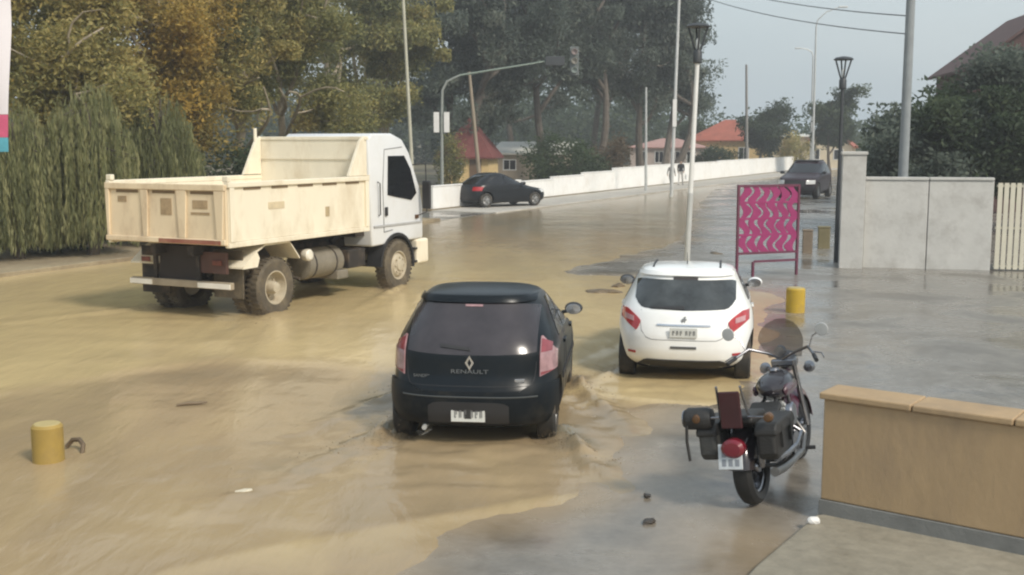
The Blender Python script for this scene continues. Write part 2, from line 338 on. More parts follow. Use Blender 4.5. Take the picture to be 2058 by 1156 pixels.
hm = n.new('ShaderNodeMath'); hm.operation = 'MULTIPLY_ADD'; hm.inputs[1].default_value = .22; l.new(n3.outputs['Fac'], hm.inputs[0]); l.new(n2.outputs['Fac'], hm.inputs[2]); l.new(hm.outputs[0], bp.inputs['Height']); l.new(bp.outputs[0], b.inputs['Normal'])
tag(big_mesh('flood_water', np.c_[X, Y, Z], Fq, WATER, attrs={'silt_and_shade': golden}, smooth=True), kind='structure')

def strip(name, s0, s1, n0, n1, z0, z1, m, bevel=.02):
    k = MB(); p = [street(s, n) for s, n in ((s0, n0), (s1, n0), (s1, n1), (s0, n1))]
    k.prism([(a.x, a.y) for a in p], z0, z1, 'z'); return tag(k.build(name, m, bevel=bevel), kind='structure')
strip('kerb', -40, 20.5, 0, .18, -.15, .12, M_VERGE)
strip('verge', -60, 20.5, .184, 160, -.15, .11, M_VERGE)
strip('side_street', 20.5, 25.5, .1, 160, -.15, .03, M_ROAD)
strip('kerb', 25.5, 140, 0, .2, -.15, .075, M_SIDEW)
strip('pavement', 25.5, 140, .204, 3.2, -.15, .06, M_SIDEW)
strip('yard', 25.5, 160, 3.204, 160, -.15, .11, M_EARTH)

# raised slab at the foot of the tan wall
k = MB(); sl = [G(*p) for p in [(1640, 1052), (1520, 1156), (1300, 1400), (2900, 1500), (2600, 1020)]]
k.prism([(p.x, p.y) for p in sl], -.1, .075, 'z'); tag(k.build('raised_pavement', M_PAVE, bevel=.015), kind='structure')

# ================================================================== VEGETATION
def leaf_mat(name, cols, rough=.6, tr=.48):
    m = bpy.data.materials.new(name); m.use_nodes = True; n, l = m.node_tree.nodes, m.node_tree.links
    b = n['Principled BSDF']; o = n['Material Output']; b.inputs['Roughness'].default_value = rough; b.inputs['Specular IOR Level'].default_value = .3
    a = n.new('ShaderNodeAttribute'); a.attribute_name = 'tone'; r = n.new('ShaderNodeValToRGB'); e = r.color_ramp.elements
    e[0].position = 0; e[0].color = (*cols[0], 1); e[1].position = 1; e[1].color = (*cols[-1], 1)
    for i in range(1, len(cols) - 1): q = e.new(i / (len(cols) - 1)); q.color = (*cols[i], 1)
    l.new(a.outputs['Fac'], r.inputs[0]); l.new(r.outputs[0], b.inputs['Base Color'])
    t = n.new('ShaderNodeBsdfTranslucent'); l.new(r.outputs[0], t.inputs['Color'])
    mx = n.new('ShaderNodeMixShader'); mx.inputs[0].default_value = tr; l.new(b.outputs[0], mx.inputs[1]); l.new(t.outputs[0], mx.inputs[2]); l.new(mx.outputs[0], o.inputs['Surface'])
    return m
L_GOLD = leaf_mat('golden_leaves', [(0.180, 0.172, 0.063), (0.291, 0.235, 0.075), (0.429, 0.307, 0.082), (0.555, 0.379, 0.094)])
L_OLIVE = leaf_mat('olive_leaves', [(0.166, 0.177, 0.077), (0.262, 0.261, 0.105), (0.367, 0.328, 0.126), (0.489, 0.396, 0.148)])
L_EUC = leaf_mat('grey_green_leaves', [(0.070, 0.089, 0.071), (0.108, 0.133, 0.105), (0.152, 0.184, 0.146), (0.240, 0.253, 0.197)])
L_WILLOW = leaf_mat('hanging_leaves', [(0.166, 0.179, 0.084), (0.221, 0.235, 0.108), (0.276, 0.283, 0.132), (0.386, 0.373, 0.186)])
L_DARK = leaf_mat('dark_leaves', [(0.045, 0.066, 0.037), (0.073, 0.103, 0.054), (0.114, 0.144, 0.073)])
L_BUSH = leaf_mat('bush_leaves', [(0.048, 0.078, 0.036), (0.072, 0.108, 0.048), (0.108, 0.144, 0.060)])
L_DRY = leaf_mat('dry_brown_leaves', [(.13, .095, .06), (.18, .135, .085), (.24, .18, .11)])
BARK = mat('pale_bark', (.34, .29, .215), .85, var=.3, vs_=4, bump=.5, bs=14)
BARK_D = mat('dark_bark', (.10, .08, .06), .9, var=.3, vs_=4, bump=.5, bs=14)

def leaves(C, length, width, tone, name, m, parent, droop=.5, rs=None):
    """one bent leaf (two quads would be finer; one diamond quad each) per centre"""
    rs = rs or rng; N = len(C)
    d = rs.normal(size=(N, 3)); d[:, 2] = d[:, 2] * .5 - droop * 1.2; d /= np.linalg.norm(d, axis=1)[:, None]
    u = rs.normal(size=(N, 3)); u -= d * (u * d).sum(1)[:, None]; u /= np.linalg.norm(u, axis=1)[:, None]
    L = (length * rs.uniform(.6, 1.4, N))[:, None]; Wd = (width * rs.uniform(.6, 1.4, N))[:, None]
    V = np.stack([C - d * L * .5, C + u * Wd * .5, C + d * L * .5, C - u * Wd * .5], 1).reshape(-1, 3)
    return big_mesh(name, V, np.arange(N * 4).reshape(-1, 4), m, parent, {'tone': np.clip(tone, 0, 1)})

def limb(a, b, wander, n=6, rs=random):
    """smooth crooked bough: cubic through two wandering control points"""
    a, b = Vector(a), Vector(b); L = (b - a).length
    c = [a.lerp(b, t) + Vector((rs.gauss(0, 1), rs.gauss(0, 1), rs.gauss(0, .7))) * wander * L * 2.2 for t in (.33, .67)]; o = []
    for i in range(n + 1):
        t = i / n; u = 1 - t; o.append(a * u ** 3 + c[0] * 3 * u * u * t + c[1] * 3 * u * t * t + b * t ** 3)
    return o
def tree(name, label, loc, height, rx, m, crown_from=.3, clumps=60, per=420, leaf=(.26, .09), group=None, bark=BARK, tone0=.35, csize=1.0, trunk_r=.28, lean=(0, 0), limbs=7, cat='tree', ry=None, droop=.5, bare=0):
    root = empty(name, loc, 0, label, cat, group); ry = ry or rx
    tk = MB(); top = Vector((lean[0], lean[1], height * .86))
    main = limb((0, 0, -.1), top, .05, 8); k = len(main)
    tk.tube(main, [trunk_r * (1 - .8 * i / (k - 1)) * (1.35 if i == 0 else 1) for i in range(k)], 9)
    tips = []
    for i in range(limbs):
        t = .28 + .62 * i / limbs; s = main[0].lerp(main[-1], 0); q = main[min(int(t * (k - 1)), k - 2)].lerp(main[min(int(t * (k - 1)) + 1, k - 1)], t * (k - 1) % 1)
        a = i * 2.4 + random.uniform(-.4, .4); rr = random.uniform(.5, .95)
        e = Vector((math.cos(a) * rx * rr + lean[0] * .5, math.sin(a) * ry * rr + lean[1] * .5, min(height * .97, q.z + height * random.uniform(.14, .34))))
        pth = limb(q, e, .11, 7); r0 = trunk_r * (.55 - .3 * t)
        tk.tube(pth, [r0 * (1 - .8 * j / 7) + .012 for j in range(8)], 6)
        tips += pth[3:]
        for j in (3, 5):
            e2 = pth[j] + Vector((random.gauss(0, 1), random.gauss(0, 1), random.uniform(-.2, 1))) * rx * .33
            p2 = limb(pth[j], e2, .12, 4); tk.tube(p2, [r0 * .38 * (1 - .75 * q_ / 4) + .008 for q_ in range(5)], 5); tips += p2[2:]
    for i in range(bare):       # pale crooked boughs standing clear of the leaves
        q = main[2 + i % 4]; a = -math.pi / 2 + random.uniform(-1.0, 1.0); e = Vector((math.cos(a) * rx * 1.08, math.sin(a) * ry * 1.12, q.z + height * random.uniform(.08, .30)))
        pth = limb(q, e, .13, 8); tk.tube(pth, [trunk_r * .42 * (1 - .8 * j / 8) + .012 for j in range(9)], 6)
        for j in (4, 6):
            p2 = limb(pth[j], pth[j] + Vector((random.gauss(0, 1), random.uniform(-1, .2), random.uniform(.1, 1))) * rx * .4, .14, 4); tk.tube(p2, [trunk_r * .18 * (1 - .75 * q_ / 4) + .008 for q_ in range(5)], 5)
    tk.build('trunk', bark, root, smooth=True)
    zc = height * (crown_from + (1 - crown_from) * .5); rz = height * (1 - crown_from) * .5; cs = []
    for t_ in tips: cs.append(np.array(t_) + rng.normal(size=3) * .25)
    while len(cs) < clumps:
        v = rng.normal(size=3); v /= np.linalg.norm(v); v *= rng.uniform(.35, 1) ** .5
        cs.append(np.array([v[0] * rx + lean[0] * .6, v[1] * ry + lean[1] * .6, zc + v[2] * rz]))
    cs = np.array(cs[:max(clumps, len(tips))]); C = []; T = []
    for c in cs:
        nn = int(per * rng.uniform(.5, 1.5)); sz = csize * rng.uniform(.55, 1.25) * np.array([1, 1, .75])
        p = np.clip(rng.normal(size=(nn, 3)), -1.7, 1.7) * .45 * sz; C.append(c + p)
        T.append(np.full(nn, rng.normal(tone0, .22)) + rng.normal(0, .16, nn))
    leaves(np.concatenate(C), leaf[0], leaf[1], np.concatenate(T), 'crown', m, root, droop)
    return root
def weeper(name, label, loc, height, rx, strands, m, group, tone0=.45, foot=.25):
    root = empty(name, loc, 0, label, 'tree', group); tk = MB(); C = []; T = []
    tk.tube(limb((0, 0, -.1), (0, 0, height * .85), .06, 6), [.16, .14, .12, .1, .08, .06, .04], 8)
    for i in range(strands):
        a = rng.uniform(0, 2 * math.pi); rr = rx * rng.uniform(.15, 1) ** .6; top = height * (1 - .42 * (rr / rx) ** 2) * rng.uniform(.82, 1.03); bot = max(.12, foot + rng.exponential(.45))
        x0, y0 = rr * math.cos(a), rr * math.sin(a); nseg = int((top - bot) / .045)
        if nseg < 4: continue
        t = np.linspace(0, 1, nseg); sway = rng.normal(0, .10, 2)
        C.append(np.c_[x0 + sway[0] * t ** 2 + rng.normal(0, .03, nseg), y0 + sway[1] * t ** 2 + rng.normal(0, .03, nseg), top - (top - bot) * t]); T.append(np.full(nseg, rng.normal(tone0, .33)) + rng.normal(0, .08, nseg))
        if i % 9 == 0: tk.tube([(0, 0, height * .6), (x0 * .55, y0 * .55, top * 1.0), (x0, y0, top * .96)], [.03, .02, .01], 5)
    tk.build('trunk', BARK_D, root, smooth=True); C = np.concatenate(C)
    N = len(C); d = np.c_[rng.normal(0, .14, (N, 2)), -np.ones(N)]; d /= np.linalg.norm(d, axis=1)[:, None]
    u = rng.normal(size=(N, 3)); u -= d * (u * d).sum(1)[:, None]; u /= np.linalg.norm(u, axis=1)[:, None]
    L = rng.uniform(.14, .30, N)[:, None]; W_ = rng.uniform(.018, .036, N)[:, None]
    V = np.stack([C - d * L * .5, C + u * W_ * .5, C + d * L * .5, C - u * W_ * .5], 1).reshape(-1, 3)
    big_mesh('crown', V, np.arange(N * 4).reshape(-1, 4), m, root, {'tone': np.clip(np.concatenate(T), 0, 1)})
def bush(name, label, loc, rx, h, m, N=5000, leaf=(.14, .07), group=None, tone0=.5, cat='shrub', ry=None):
    root = empty(name, loc, 0, label, cat, group); tk = MB(); ry = ry or rx
    for i in range(7):
        a = i * .9; tk.tube(limb((random.uniform(-.1, .1), random.uniform(-.1, .1), 0), (math.cos(a) * rx * .6, math.sin(a) * ry * .6, h * .75), .08, 4), [.04, .03, .02, .015, .01], 5)
    tk.build('stem', BARK_D, root, smooth=True); nb = 26; C = []; T = []
    for i in range(nb):
        v = rng.normal(size=3); v /= np.linalg.norm(v); v *= rng.uniform(.3, 1) ** .4; c = np.array([v[0] * rx * .8, v[1] * ry * .8, h * .5 + v[2] * h * .42])
        q = c + rng.normal(size=(N // nb, 3)) * np.array([rx, ry, h * .6]) * .17; q[:, 2] = np.abs(q[:, 2]); C.append(q); T.append(np.full(len(q), rng.normal(tone0, .2)) + rng.normal(0, .15, len(q)))
    leaves(np.concatenate(C), leaf[0], leaf[1], np.concatenate(T), 'foliage', m, root, .1); return root

# far-kerb row: weeping plants, golden and olive trees
WG = 'weeping trees along the far kerb'
for i, (px, py, h, rx, ns, lb, t0) in enumerate([
        (40, 520, 4.0, 1.15, 340, 'weeping green tree at the kerb beside the banner', .5),
        (185, 512, 4.6, 1.25, 380, 'tall pale weeping tree standing at the kerb behind the truck tailgate', .62),
        (330, 492, 4.4, 1.2, 300, 'dark weeping tree at the kerb half hidden by the dump bed', .25),
        (-70, 530, 3.8, 1.1, 200, 'weeping green tree at the kerb past the banner pole', .45)]):
    weeper('weeping_tree', lb, G(px, py, .11), h, rx, ns, L_WILLOW, WG, t0)
TG = 'tall trees behind the far kerb'
rows = [
    # s, n, height, rx, material, tone, label
    (-4, 5.5, 10.5, 3.0, L_GOLD, .35, 'tall brown leafed tree rising behind the banner'),
    (2.0, 6.0, 11.5, 3.1, L_GOLD, .72, 'tall golden autumn tree with pale forked trunk above the weeping trees'),
    (6.8, 5.2, 9.5, 2.5, L_OLIVE, .62, 'olive tree with pale forked limbs behind the dump bed'),
    (10.8, 5.0, 9.5, 2.6, L_GOLD, .58, 'yellow green tree rising above the dump bed headboard'),
    (15.0, 5.4, 11.0, 2.6, L_OLIVE, .5, 'tall olive tree rising above the truck cab roof'),
    (19.0, 6.0, 12.0, 2.7, L_OLIVE, .35, 'slender olive tree beside the pale pole behind the cab'),
    (36, 11, 15, 3.2, L_OLIVE, .45, 'broad olive tree filling the corner behind the traffic light'),
    (33, 12.5, 15, 3.4, L_OLIVE, .3, 'tall dusky olive tree behind the yellow kiosk'),
    (40, 16, 17, 3.8, L_OLIVE, .6, 'tall olive tree in the back row behind the pale pole'),
    (-1, 12, 14, 3.6, L_OLIVE, .5, 'tall olive tree in the back row behind the golden tree'),
    (7, 12, 14, 3.8, L_OLIVE, .6, 'tall olive tree in the back row behind the dump bed'),
    (15, 13, 15, 3.8, L_OLIVE, .2, 'tall dusky tree in the back row behind the truck cab'),
    (-9, 10, 13, 3.4, L_OLIVE, .6, 'tall olive tree in the back row past the banner')]
for s, n_, h, rx, m_, t0, lb in rows:
    p = street(s, n_, .1); back = n_ > 9
    tree('leafy_tree', lb, p, h, rx, m_, .16 if back else .2, 95 if back else 78, 300 if back else 520, (.24, .10) if back else (.17, .065), TG, BARK, t0, 1.0, .2, limbs=9, bare=0 if back else 4)
for s, n_, rx, h, lb in [(4.5, 3.3, 1.7, 2.6, 'dark shrub under the trees behind the dump bed'), (8.5, 3.2, 1.8, 2.9, 'dense shrub under the yellow green tree'), (12.5, 3.4, 1.8, 3.0, 'dense shrub beside the truck cab under the olive tree'),
        (16.5, 3.6, 1.8, 3.2, 'tall shrub at the corner of the side street'), (0.5, 3.4, 1.7, 2.4, 'low shrub behind the pale weeping tree'), (19.2, 3.0, 1.4, 3.4, 'shrub beside the traffic light post')]:
    bush('shrub', lb, street(s, n_, .1), rx, h, L_DARK if s < 14 else L_OLIVE, 6500, (.17, .08), 'shrubs under the far trees', .45)
# grey green eucalyptus stand behind the white wall
EG = 'eucalyptus trees behind the white wall'
for px, d, h, rx, lb in [(905, 82, 17, 4.6, 'eucalyptus at the side street corner behind the red roofed kiosk'), (1000, 78, 16, 4.6, 'eucalyptus with bare leaning trunk behind the parked black hatchback'), (1100, 84, 18, 5.0, 'eucalyptus above the low tan building'),
        (1195, 88, 19, 5.2, 'tall eucalyptus behind the round green bush'), (1290, 92, 19, 4.6, 'tall eucalyptus standing past the brown bush'), (1335, 104, 18, 4.2, 'eucalyptus at the end of the stand over the pink roofed building'), (1340, 92, 17, 2.4, 'slim eucalyptus beside the tall thin utility pole'), (1050, 106, 20, 5.2, 'tall back row eucalyptus behind the tan building'), (1190, 112, 21, 5.4, 'tallest back row eucalyptus behind the stand')]:
    tree('eucalyptus_tree', lb, (AT(px, d), d, .1), h, rx, L_EUC, .10, 118, 300, (.34, .12), EG, mat('dull_bark', (.13, .11, .09), .9, var=.3, vs_=3, bump=.5, bs=10), .45, 1.35, .34, limbs=10, droop=.7)
bush('corner_shrub', 'leafy shrub half hiding the yellow kiosk', (AT(905, 70), 70, .1), 1.1, 3.6, L_OLIVE, 3500, (.18, .08), None, .3)
bush('round_bush', 'round green bush behind the white wall', (AT(1130, 72), 72, .1), 2.6, 3.4, L_BUSH, 7000, (.2, .1), None, .5)
bush('round_bush', 'dry brown bush rising behind the white wall', (AT(1222, 78), 78, .1), 1.7, 3.4, L_DRY, 4500, (.2, .1), None, .5)
bush('garden_shrub', 'dark garden shrub beside the tan building', (AT(1185, 75), 75, .1), 1.4, 2.4, L_DARK, 3500, (.2, .1), None, .5)
bush('hedge', 'clipped green hedge in front of the red hipped roof', (AT(1440, 108), 108, .1), 2.6, 2.7, L_BUSH, 5000, (.22, .12), None, .3, 'hedge', 1.0)
tree('garden_tree', 'dark rounded tree between the two red roofed houses', (AT(1528, 116), 116, .1), 6.6, 1.9, L_DARK, .12, 40, 220, (.3, .15), None, BARK_D, .35, 1.1, .16, limbs=6)
bush('garden_shrub', 'yellowish leafy shrub before the far red gabled house', (AT(1598, 124), 124, .1), 2.2, 4.6, L_OLIVE, 3500, (.3, .15), None, .8)
tree('garden_tree', 'dark tree standing behind the tall lamp post by the gate pillar', (AT(1668, 112), 112, .1), 8.2, 2.2, L_DARK, .15, 40, 220, (.32, .15), None, BARK_D, .5, 1.1, .18, limbs=6)
tree('garden_tree', 'small dark tree peeping past the end of the eucalyptus stand', (AT(1400, 125), 125, .1), 5.6, 1.5, L_DARK, .12, 26, 200, (.3, .15), None, BARK_D, .4, 1.0, .14, limbs=5)
YG = 'trees behind the pale boundary wall'
for px, d, h, rx, m_, lb in [(1822, 40, 3.2, .95, L_DARK, 'dark tree rising behind the gate pillar'), (1850, 37, 4.0, 1.9, L_EUC, 'grey green tree behind the boundary wall beside the concrete pole'), (1960, 36, 5.0, 2.1, L_DARK, 'tall dark tree behind the boundary wall'), (2090, 38, 6.0, 2.4, L_EUC, 'dense dark tree before the brick house'), (2220, 37, 7.0, 2.6, L_DARK, 'spreading dark tree past the cream gate')]:
    tree('yard_tree', lb, (AT(px, d), d, 0), h, rx, m_, .12, 60, 330, (.2, .09), YG, BARK_D, .5, .9, .16, limbs=7)
# far wood closing the view
C = []; T = []
for i in range(330):
    a = R(rng.uniform(-34, 8) if i < 230 else rng.uniform(8, 40)); d = rng.uniform(150, 200); c = np.array([math.sin(a) * d, math.cos(a) * d, 0]); h = rng.uniform(4, 8) if a > R(8) else rng.uniform(9, 16)
    q = rng.normal(size=(430, 3)) * np.array([3.2, 3.2, h * .24]) + c + np.array([0, 0, h * .45]); q[:, 2] = np.abs(q[:, 2]); C.append(q); T.append(np.full(430, rng.uniform(.2, .9)))
w_ = leaves(np.concatenate(C), .6, .42, np.concatenate(T), 'distant_wood', L_DARK, None, .1); tag(w_, 'distant dark wood closing the view behind the houses', 'wood', None, 'stuff')

# ================================================================== WALLS, HOUSES
def ray_street(px, n):
    """s on the street line at offset n that a photo column crosses"""
    t = (px - 1029) / F_PX / math.cos(PITCH); a = K0 + NL * n
    return (t * a[1] - a[0]) / (U[0] - t * U[1])
wall = empty('boundary_wall', street(26, 3.3, 0), 0, 'long whitewashed boundary wall stepping up along the far pavement', 'wall')
seg = [(872, 1047, 366), (1047, 1111, 361), (1111, 1172, 352), (1172, 1233, 344), (1233, 1297, 335), (1297, 1391, 329), (1391, 1440, 325), (1440, 1490, 321), (1490, 1545, 318), (1545, 1600, 315)]
w0 = wall.location
for a, b_, yt in seg:
    sa, sb = ray_street(a, 3.3), ray_street(b_, 3.3); dm = street((sa + sb) / 2, 3.3).y; zt = 3 - (yt - HORIZON) / F_PX * dm
    for nm, n0, n1, z0, z1 in (('wall_panel', 3.3, 3.5, -.05, zt - .05), ('coping', 3.27, 3.53, zt - .05, zt)):
        k = MB(); k.prism([tuple(street(s, n) .xy - w0.xy) for s, n in ((sa, n0), (sb - .012, n0), (sb - .012, n1), (sa, n1))], z0, z1, 'z'); k.build(nm, WALLW, wall, bevel=.01)
ROOF_R = mat('red_roof_tiles', (.34, .095, .06), .75, var=.2, vs_=1.2, bump=.4, bs=10, dirt=(.28, .13, .09), dirt_amt=.5)
ROOF_P = mat('faded_pink_roof', (.42, .25, .22), .75, var=.15, bump=.4, bs=10)
ROOF_G = mat('pale_sheet_roof', (.62, .60, .54), .6, var=.1)
YEL = mat('yellow_render', (.68, .50, .24), .85, var=.1, dirt=(.5, .38, .2), dirt_amt=.4)
TANR = mat('tan_render', (.40, .33, .25), .85, var=.15)
PINKR = mat('pinkish_render', (.50, .42, .38), .85, var=.12)
CREAM = mat('cream_render', (.68, .58, .42), .85, var=.08)
BRICK = mat('red_brown_brick', (.10, .055, .05), .85, var=.25, vs_=6)
TRIMW = mat('white_trim', (.75, .74, .72), .6, var=.05)
def house(name, label, px, d, heading, w, l, h, rise, kind, mw, mr, wins=(), eave=.3, door=None):
    """front wall of width w faces the street (-y local), depth l"""
    o = empty(name, (AT(px, d), d, .1), heading, label, 'house')
    k = MB(); k.box(-w / 2, w / 2, 0, l, -.05, h)
    if kind == 'gable': k.prism([(-w / 2, h), (w / 2, h), (0, h + rise)], 0, l, 'y')
    k.build('wall', mw, o)
    e = eave; r = MB(); t = .12
    if kind == 'hip':
        rl = max(0, l - w) / 2; a = [(-w / 2 - e, -e, h - .02), (w / 2 + e, -e, h - .02), (w / 2 + e, l + e, h - .02), (-w / 2 - e, l + e, h - .02), (-max(.0, (w - l) / 2), l / 2 - rl, h + rise), (max(.0, (w - l) / 2), l / 2 + rl, h + rise)]
        b2 = [(x, y, z - t) for x, y, z in a[:4]]
        r.add(a + b2, [(0, 1, 5, 4), (1, 2, 5), (2, 3, 4, 5), (3, 0, 4), (0, 6, 7, 1), (1, 7, 8, 2), (2, 8, 9, 3), (3, 9, 6, 0), (6, 9, 8, 7)])
    elif kind == 'gable':
        for sg in (-1, 1):
            r.add([(sg * (w / 2 + e), -e, h - rise * e / (w / 2)), (0, -e, h + rise + .01), (0, l + e, h + rise + .01), (sg * (w / 2 + e), l + e, h - rise * e / (w / 2)),
                   (sg * (w / 2 + e), -e, h - rise * e / (w / 2) + t), (0, -e, h + rise + t + .01), (0, l + e, h + rise + t + .01), (sg * (w / 2 + e), l + e, h - rise * e / (w / 2) + t)], [(0, 1, 2, 3), (4, 7, 6, 5), (0, 4, 5, 1), (3, 2, 6, 7), (0, 3, 7, 4), (1, 5, 6, 2)])
    else:
        r.add([(-w / 2 - e, -e, h + .01), (w / 2 + e, -e, h + .01), (w / 2 + e, l + e, h + rise), (-w / 2 - e, l + e, h + rise), (-w / 2 - e, -e, h + .13), (w / 2 + e, -e, h + .13), (w / 2 + e, l + e, h + rise + .12), (-w / 2 - e, l + e, h + rise + .12)],
              [(0, 1, 2, 3), (4, 7, 6, 5), (0, 4, 5, 1), (1, 5, 6, 2), (2, 6, 7, 3), (3, 7, 4, 0)])
    r.build('roof', mr, o)
    for (x0, x1, z0, z1) in wins:
        f = MB()
        for q in ((x0 - .08, x1 + .08, z0 - .08, z0), (x0 - .08, x1 + .08, z1, z1 + .08), (x0 - .08, x0, z0, z1), (x1, x1 + .08, z0, z1), ((x0 + x1) / 2 - .025, (x0 + x1) / 2 + .025, z0, z1)): f.box(q[0], q[1], -.05, .02, q[2], q[3])
        fo = f.build('window', TRIMW, o); MB().box(x0, x1, -.02, .01, z0, z1).build('pane', GLASS, fo)
    if door:
        x0, x1, z1 = door; do = MB().box(x0, x1, -.04, .02, -.04, z1).build('door', mat('brown_door', (.16, .10, .06), .6), o); MB().box(x1 - .12, x1 - .06, -.09, -.035, .95, 1.05).build('handle', CHROME, do)
    return o
house('kiosk', 'small yellow kiosk with a steep red roof behind the side street', 935, 76, 10, 3.2, 3.4, 2.0, 2.7, 'hip', YEL, mat('shaded_red_roof', (.17, .05, .045), .8, var=.25, vs_=1.5, bump=.4, bs=10), [(-1.1, -.3, .9, 1.6)], .35, (.3, 1.1, 1.8))  # shade of the trees put into the darker roof red
house('low_building', 'low tan building with a pale sheet roof behind the white wall', 1062, 86, 10, 5.6, 5, 2.0, .9, 'lean', TANR, ROOF_G, [(-1.9, -1.0, .9, 1.6), (.6, 1.5, .9, 1.6)])
house('long_building', 'long pinkish building with a faded pink roof under the eucalyptus', 1340, 118, 12, 7.6, 6, 2.5, .9, 'hip', PINKR, ROOF_P, [(-2.9, -2.1, .9, 2.0), (-1.2, -.4, .9, 2.0), (.5, 1.3, .9, 2.0), (2.1, 2.9, .9, 2.0)])
house('hip_roof_house', 'yellow house with a bright red hipped roof above the hedge', 1462, 122, 14, 8.2, 7.0, 3.25, 2.2, 'hip', YEL, ROOF_R, [(-2.6, -1.6, 1.2, 2.4), (1.2, 2.2, 1.2, 2.4)], .45)
house('gable_house', 'far cream house with red gabled roof and white trim beside the dark lamp post', 1662, 134, 20, 5.6, 8, 2.6, 2.2, 'gable', CREAM, ROOF_R, [(-1.9, -.9, 1.0, 2.1), (.8, 1.8, 1.0, 2.1)], .4)
house('cream_house', 'small cream house with flat roof behind the yellowish shrub', 1592, 136, 14, 4.6, 6, 3.6, .3, 'lean', CREAM, ROOF_G, [(-1.4, -.5, 1.2, 2.3)])
house('brick_house', 'two storey red brown brick house behind the yard trees', 2105, 48, 8, 6.4, 7, 6.2, 2.4, 'gable', BRICK, BRICK, [(-2.2, -1.2, 3.9, 5.2), (.8, 1.8, 3.9, 5.2), (-2.2, -1.2, 1.0, 2.2)], .35)

# pale boundary wall, gate pillar and cream gate on the near side
PALE = mat('weathered_pale_render', (.55, .54, .51), .85, var=.08, vs_=1.5, bump=.2, bs=15, dirt=(.33, .31, .28), dirt_amt=.6, dirt_scale=2.2)
d = 27.0; gp = empty('gate_pillar', (AT(1712, d), d, 0), 14, 'tall weathered white pillar at the end of the boundary wall', 'pillar')
MB().box(-.27, .27, -.27, .27, -.05, 2.72).build('shaft', PALE, gp, bevel=.012); MB().box(-.30, .30, -.30, .30, 2.722, 2.80).build('cap', PALE, gp, bevel=.015)
bw = empty('pale_wall', (AT(1735, d), d, 0), 14, 'pale rendered yard wall running right from the white pillar', 'wall')
x = .02
for i in range(5):
    if i == 2: x += 2.45
    MB().box(x, x + 1.42, -.1, .1, -.05, 2.12 + .004 * i).build('wall_panel', PALE, bw, bevel=.01); MB().box(x, x + 1.42, -.13, .13, 2.13 + .004 * i, 2.2).build('coping', PALE, bw, bevel=.01); x += 1.44
gt = empty('slatted_gate', (AT(1735, d) + .02 + 2.9 * math.cos(R(14)), d - 2.9 * math.sin(R(14)), 0), 14, 'cream slatted metal gate between two lengths of the pale wall', 'gate')
CRM = mat('cream_metal', (.66, .62, .50), .5, var=.06)
for z0 in (.10, 1.0, 1.98): MB().box(.04, 2.36, -.02, .02, z0, z0 + .06).build('rail', CRM, gt)
for i in range(17): MB().box(.06 + i * .136, .06 + i * .136 + .10, -.045, -.022, .06, 2.08).build('slat', CRM, gt)

# low tan wall in the foreground
TANW = mat('tan_painted_wall', (.40, .28, .158), .75, var=.12, vs_=1.2, bump=.22, bs=14, dirt=(.27, .195, .125), dirt_amt=.65, dirt_scale=1.6, stretch=(1, 1, .5))
a = G(1647, 1050); b_ = G(2058, 1136); hd = math.degrees(math.atan2(b_.x - a.x, b_.y - a.y)); L = 5.0
tw = empty('low_wall', (a.x, a.y, .075), hd, 'low tan painted wall standing beside the motorcycle on the raised pavement', 'wall')
MB().box(-.32, 0, 0, L, .12, .93).build('wall_body', TANW, tw, bevel=.012)
MB().box(-.335, .012, -.012, L, -.01, .118).build('skirting', mat('grey_skirting', (.19, .19, .18), .7, var=.2, bump=.2), tw, bevel=.006)
for i in range(7): MB().box(-.35 + .003 * (i % 2), .03 - .003 * (i % 3), -.03 + i * .72, -.03 + i * .72 + .712, .932, .985 - .002 * (i % 2)).build('coping', TANW, tw, bevel=.012)

# ================================================================== POLES, LAMPS, SIGNS
def post(name, label, base, top, r0, r1, m, cat='pole', group=None, arms=None):
    b, t = Vector(base), Vector(top); o = empty(name, b, 0, label, cat, group); v = t - b
    MB().tube([(0, 0, -.1), v * .33, v * .66, v], [r0, r0 * .67 + r1 * .33, r0 * .33 + r1 * .67, r1], 12).build('shaft', m, o, smooth=True); return o, v
def lamp_post(label, px0, y0, px1, y1, m_up, m_lo):
    b = G(px0, y0); d = b.y; zt = 3 - (y1 - HORIZON) / F_PX * d; t = Vector((AT(px1, d), d, zt))
    o = empty('lamp_post', b, 0, label, 'street lamp', 'post top street lamps'); v = t - b; zh = v.z - .72; p = v * (zh / v.z); m1 = v * (2.0 / v.z)
    MB().tube([(0, 0, -.1), m1], [.062, .058], 12).build('lower_shaft', m_lo, o, smooth=True)
    MB().tube([m1, p], [.05, .042], 12).build('upper_shaft', m_up, o, smooth=True)
    MB().lathe([(.075, -.02), (.09, .0), (.09, .2), (.06, .25)], 14, 'z', p).build('lamp_holder', DKSTEEL, o, smooth=True)
    for i in range(4):
        a = i * math.pi / 2; MB().tube([p + Vector((.05 * math.cos(a), .05 * math.sin(a), .22)), p + Vector((.19 * math.cos(a), .19 * math.sin(a), .68))], .02, 6).build('strut', DKSTEEL, o)
    MB().lathe([(.23, .68), (.24, .70), (.20, .74), (.05, .77)], 18, 'z', p).build('canopy', DKSTEEL, o, smooth=True)
    MB().lathe([(.03, .25), (.04, .30), (.04, .42), (.015, .47)], 12, 'z', p).build('bulb', mat('frosted_lantern', (.62, .65, .66), .3, var=.05), o, smooth=True)
lamp_post('white lamp post with a funnel shaped lantern behind the white hatchback', 1377, 586, 1397, 58, mat('white_pole_paint', (.72, .72, .70), .5, var=.06), GALV)
lamp_post('dark lamp post with a funnel shaped lantern beside the white pillar', 1680, 530, 1684, 122, DKSTEEL, DKSTEEL)
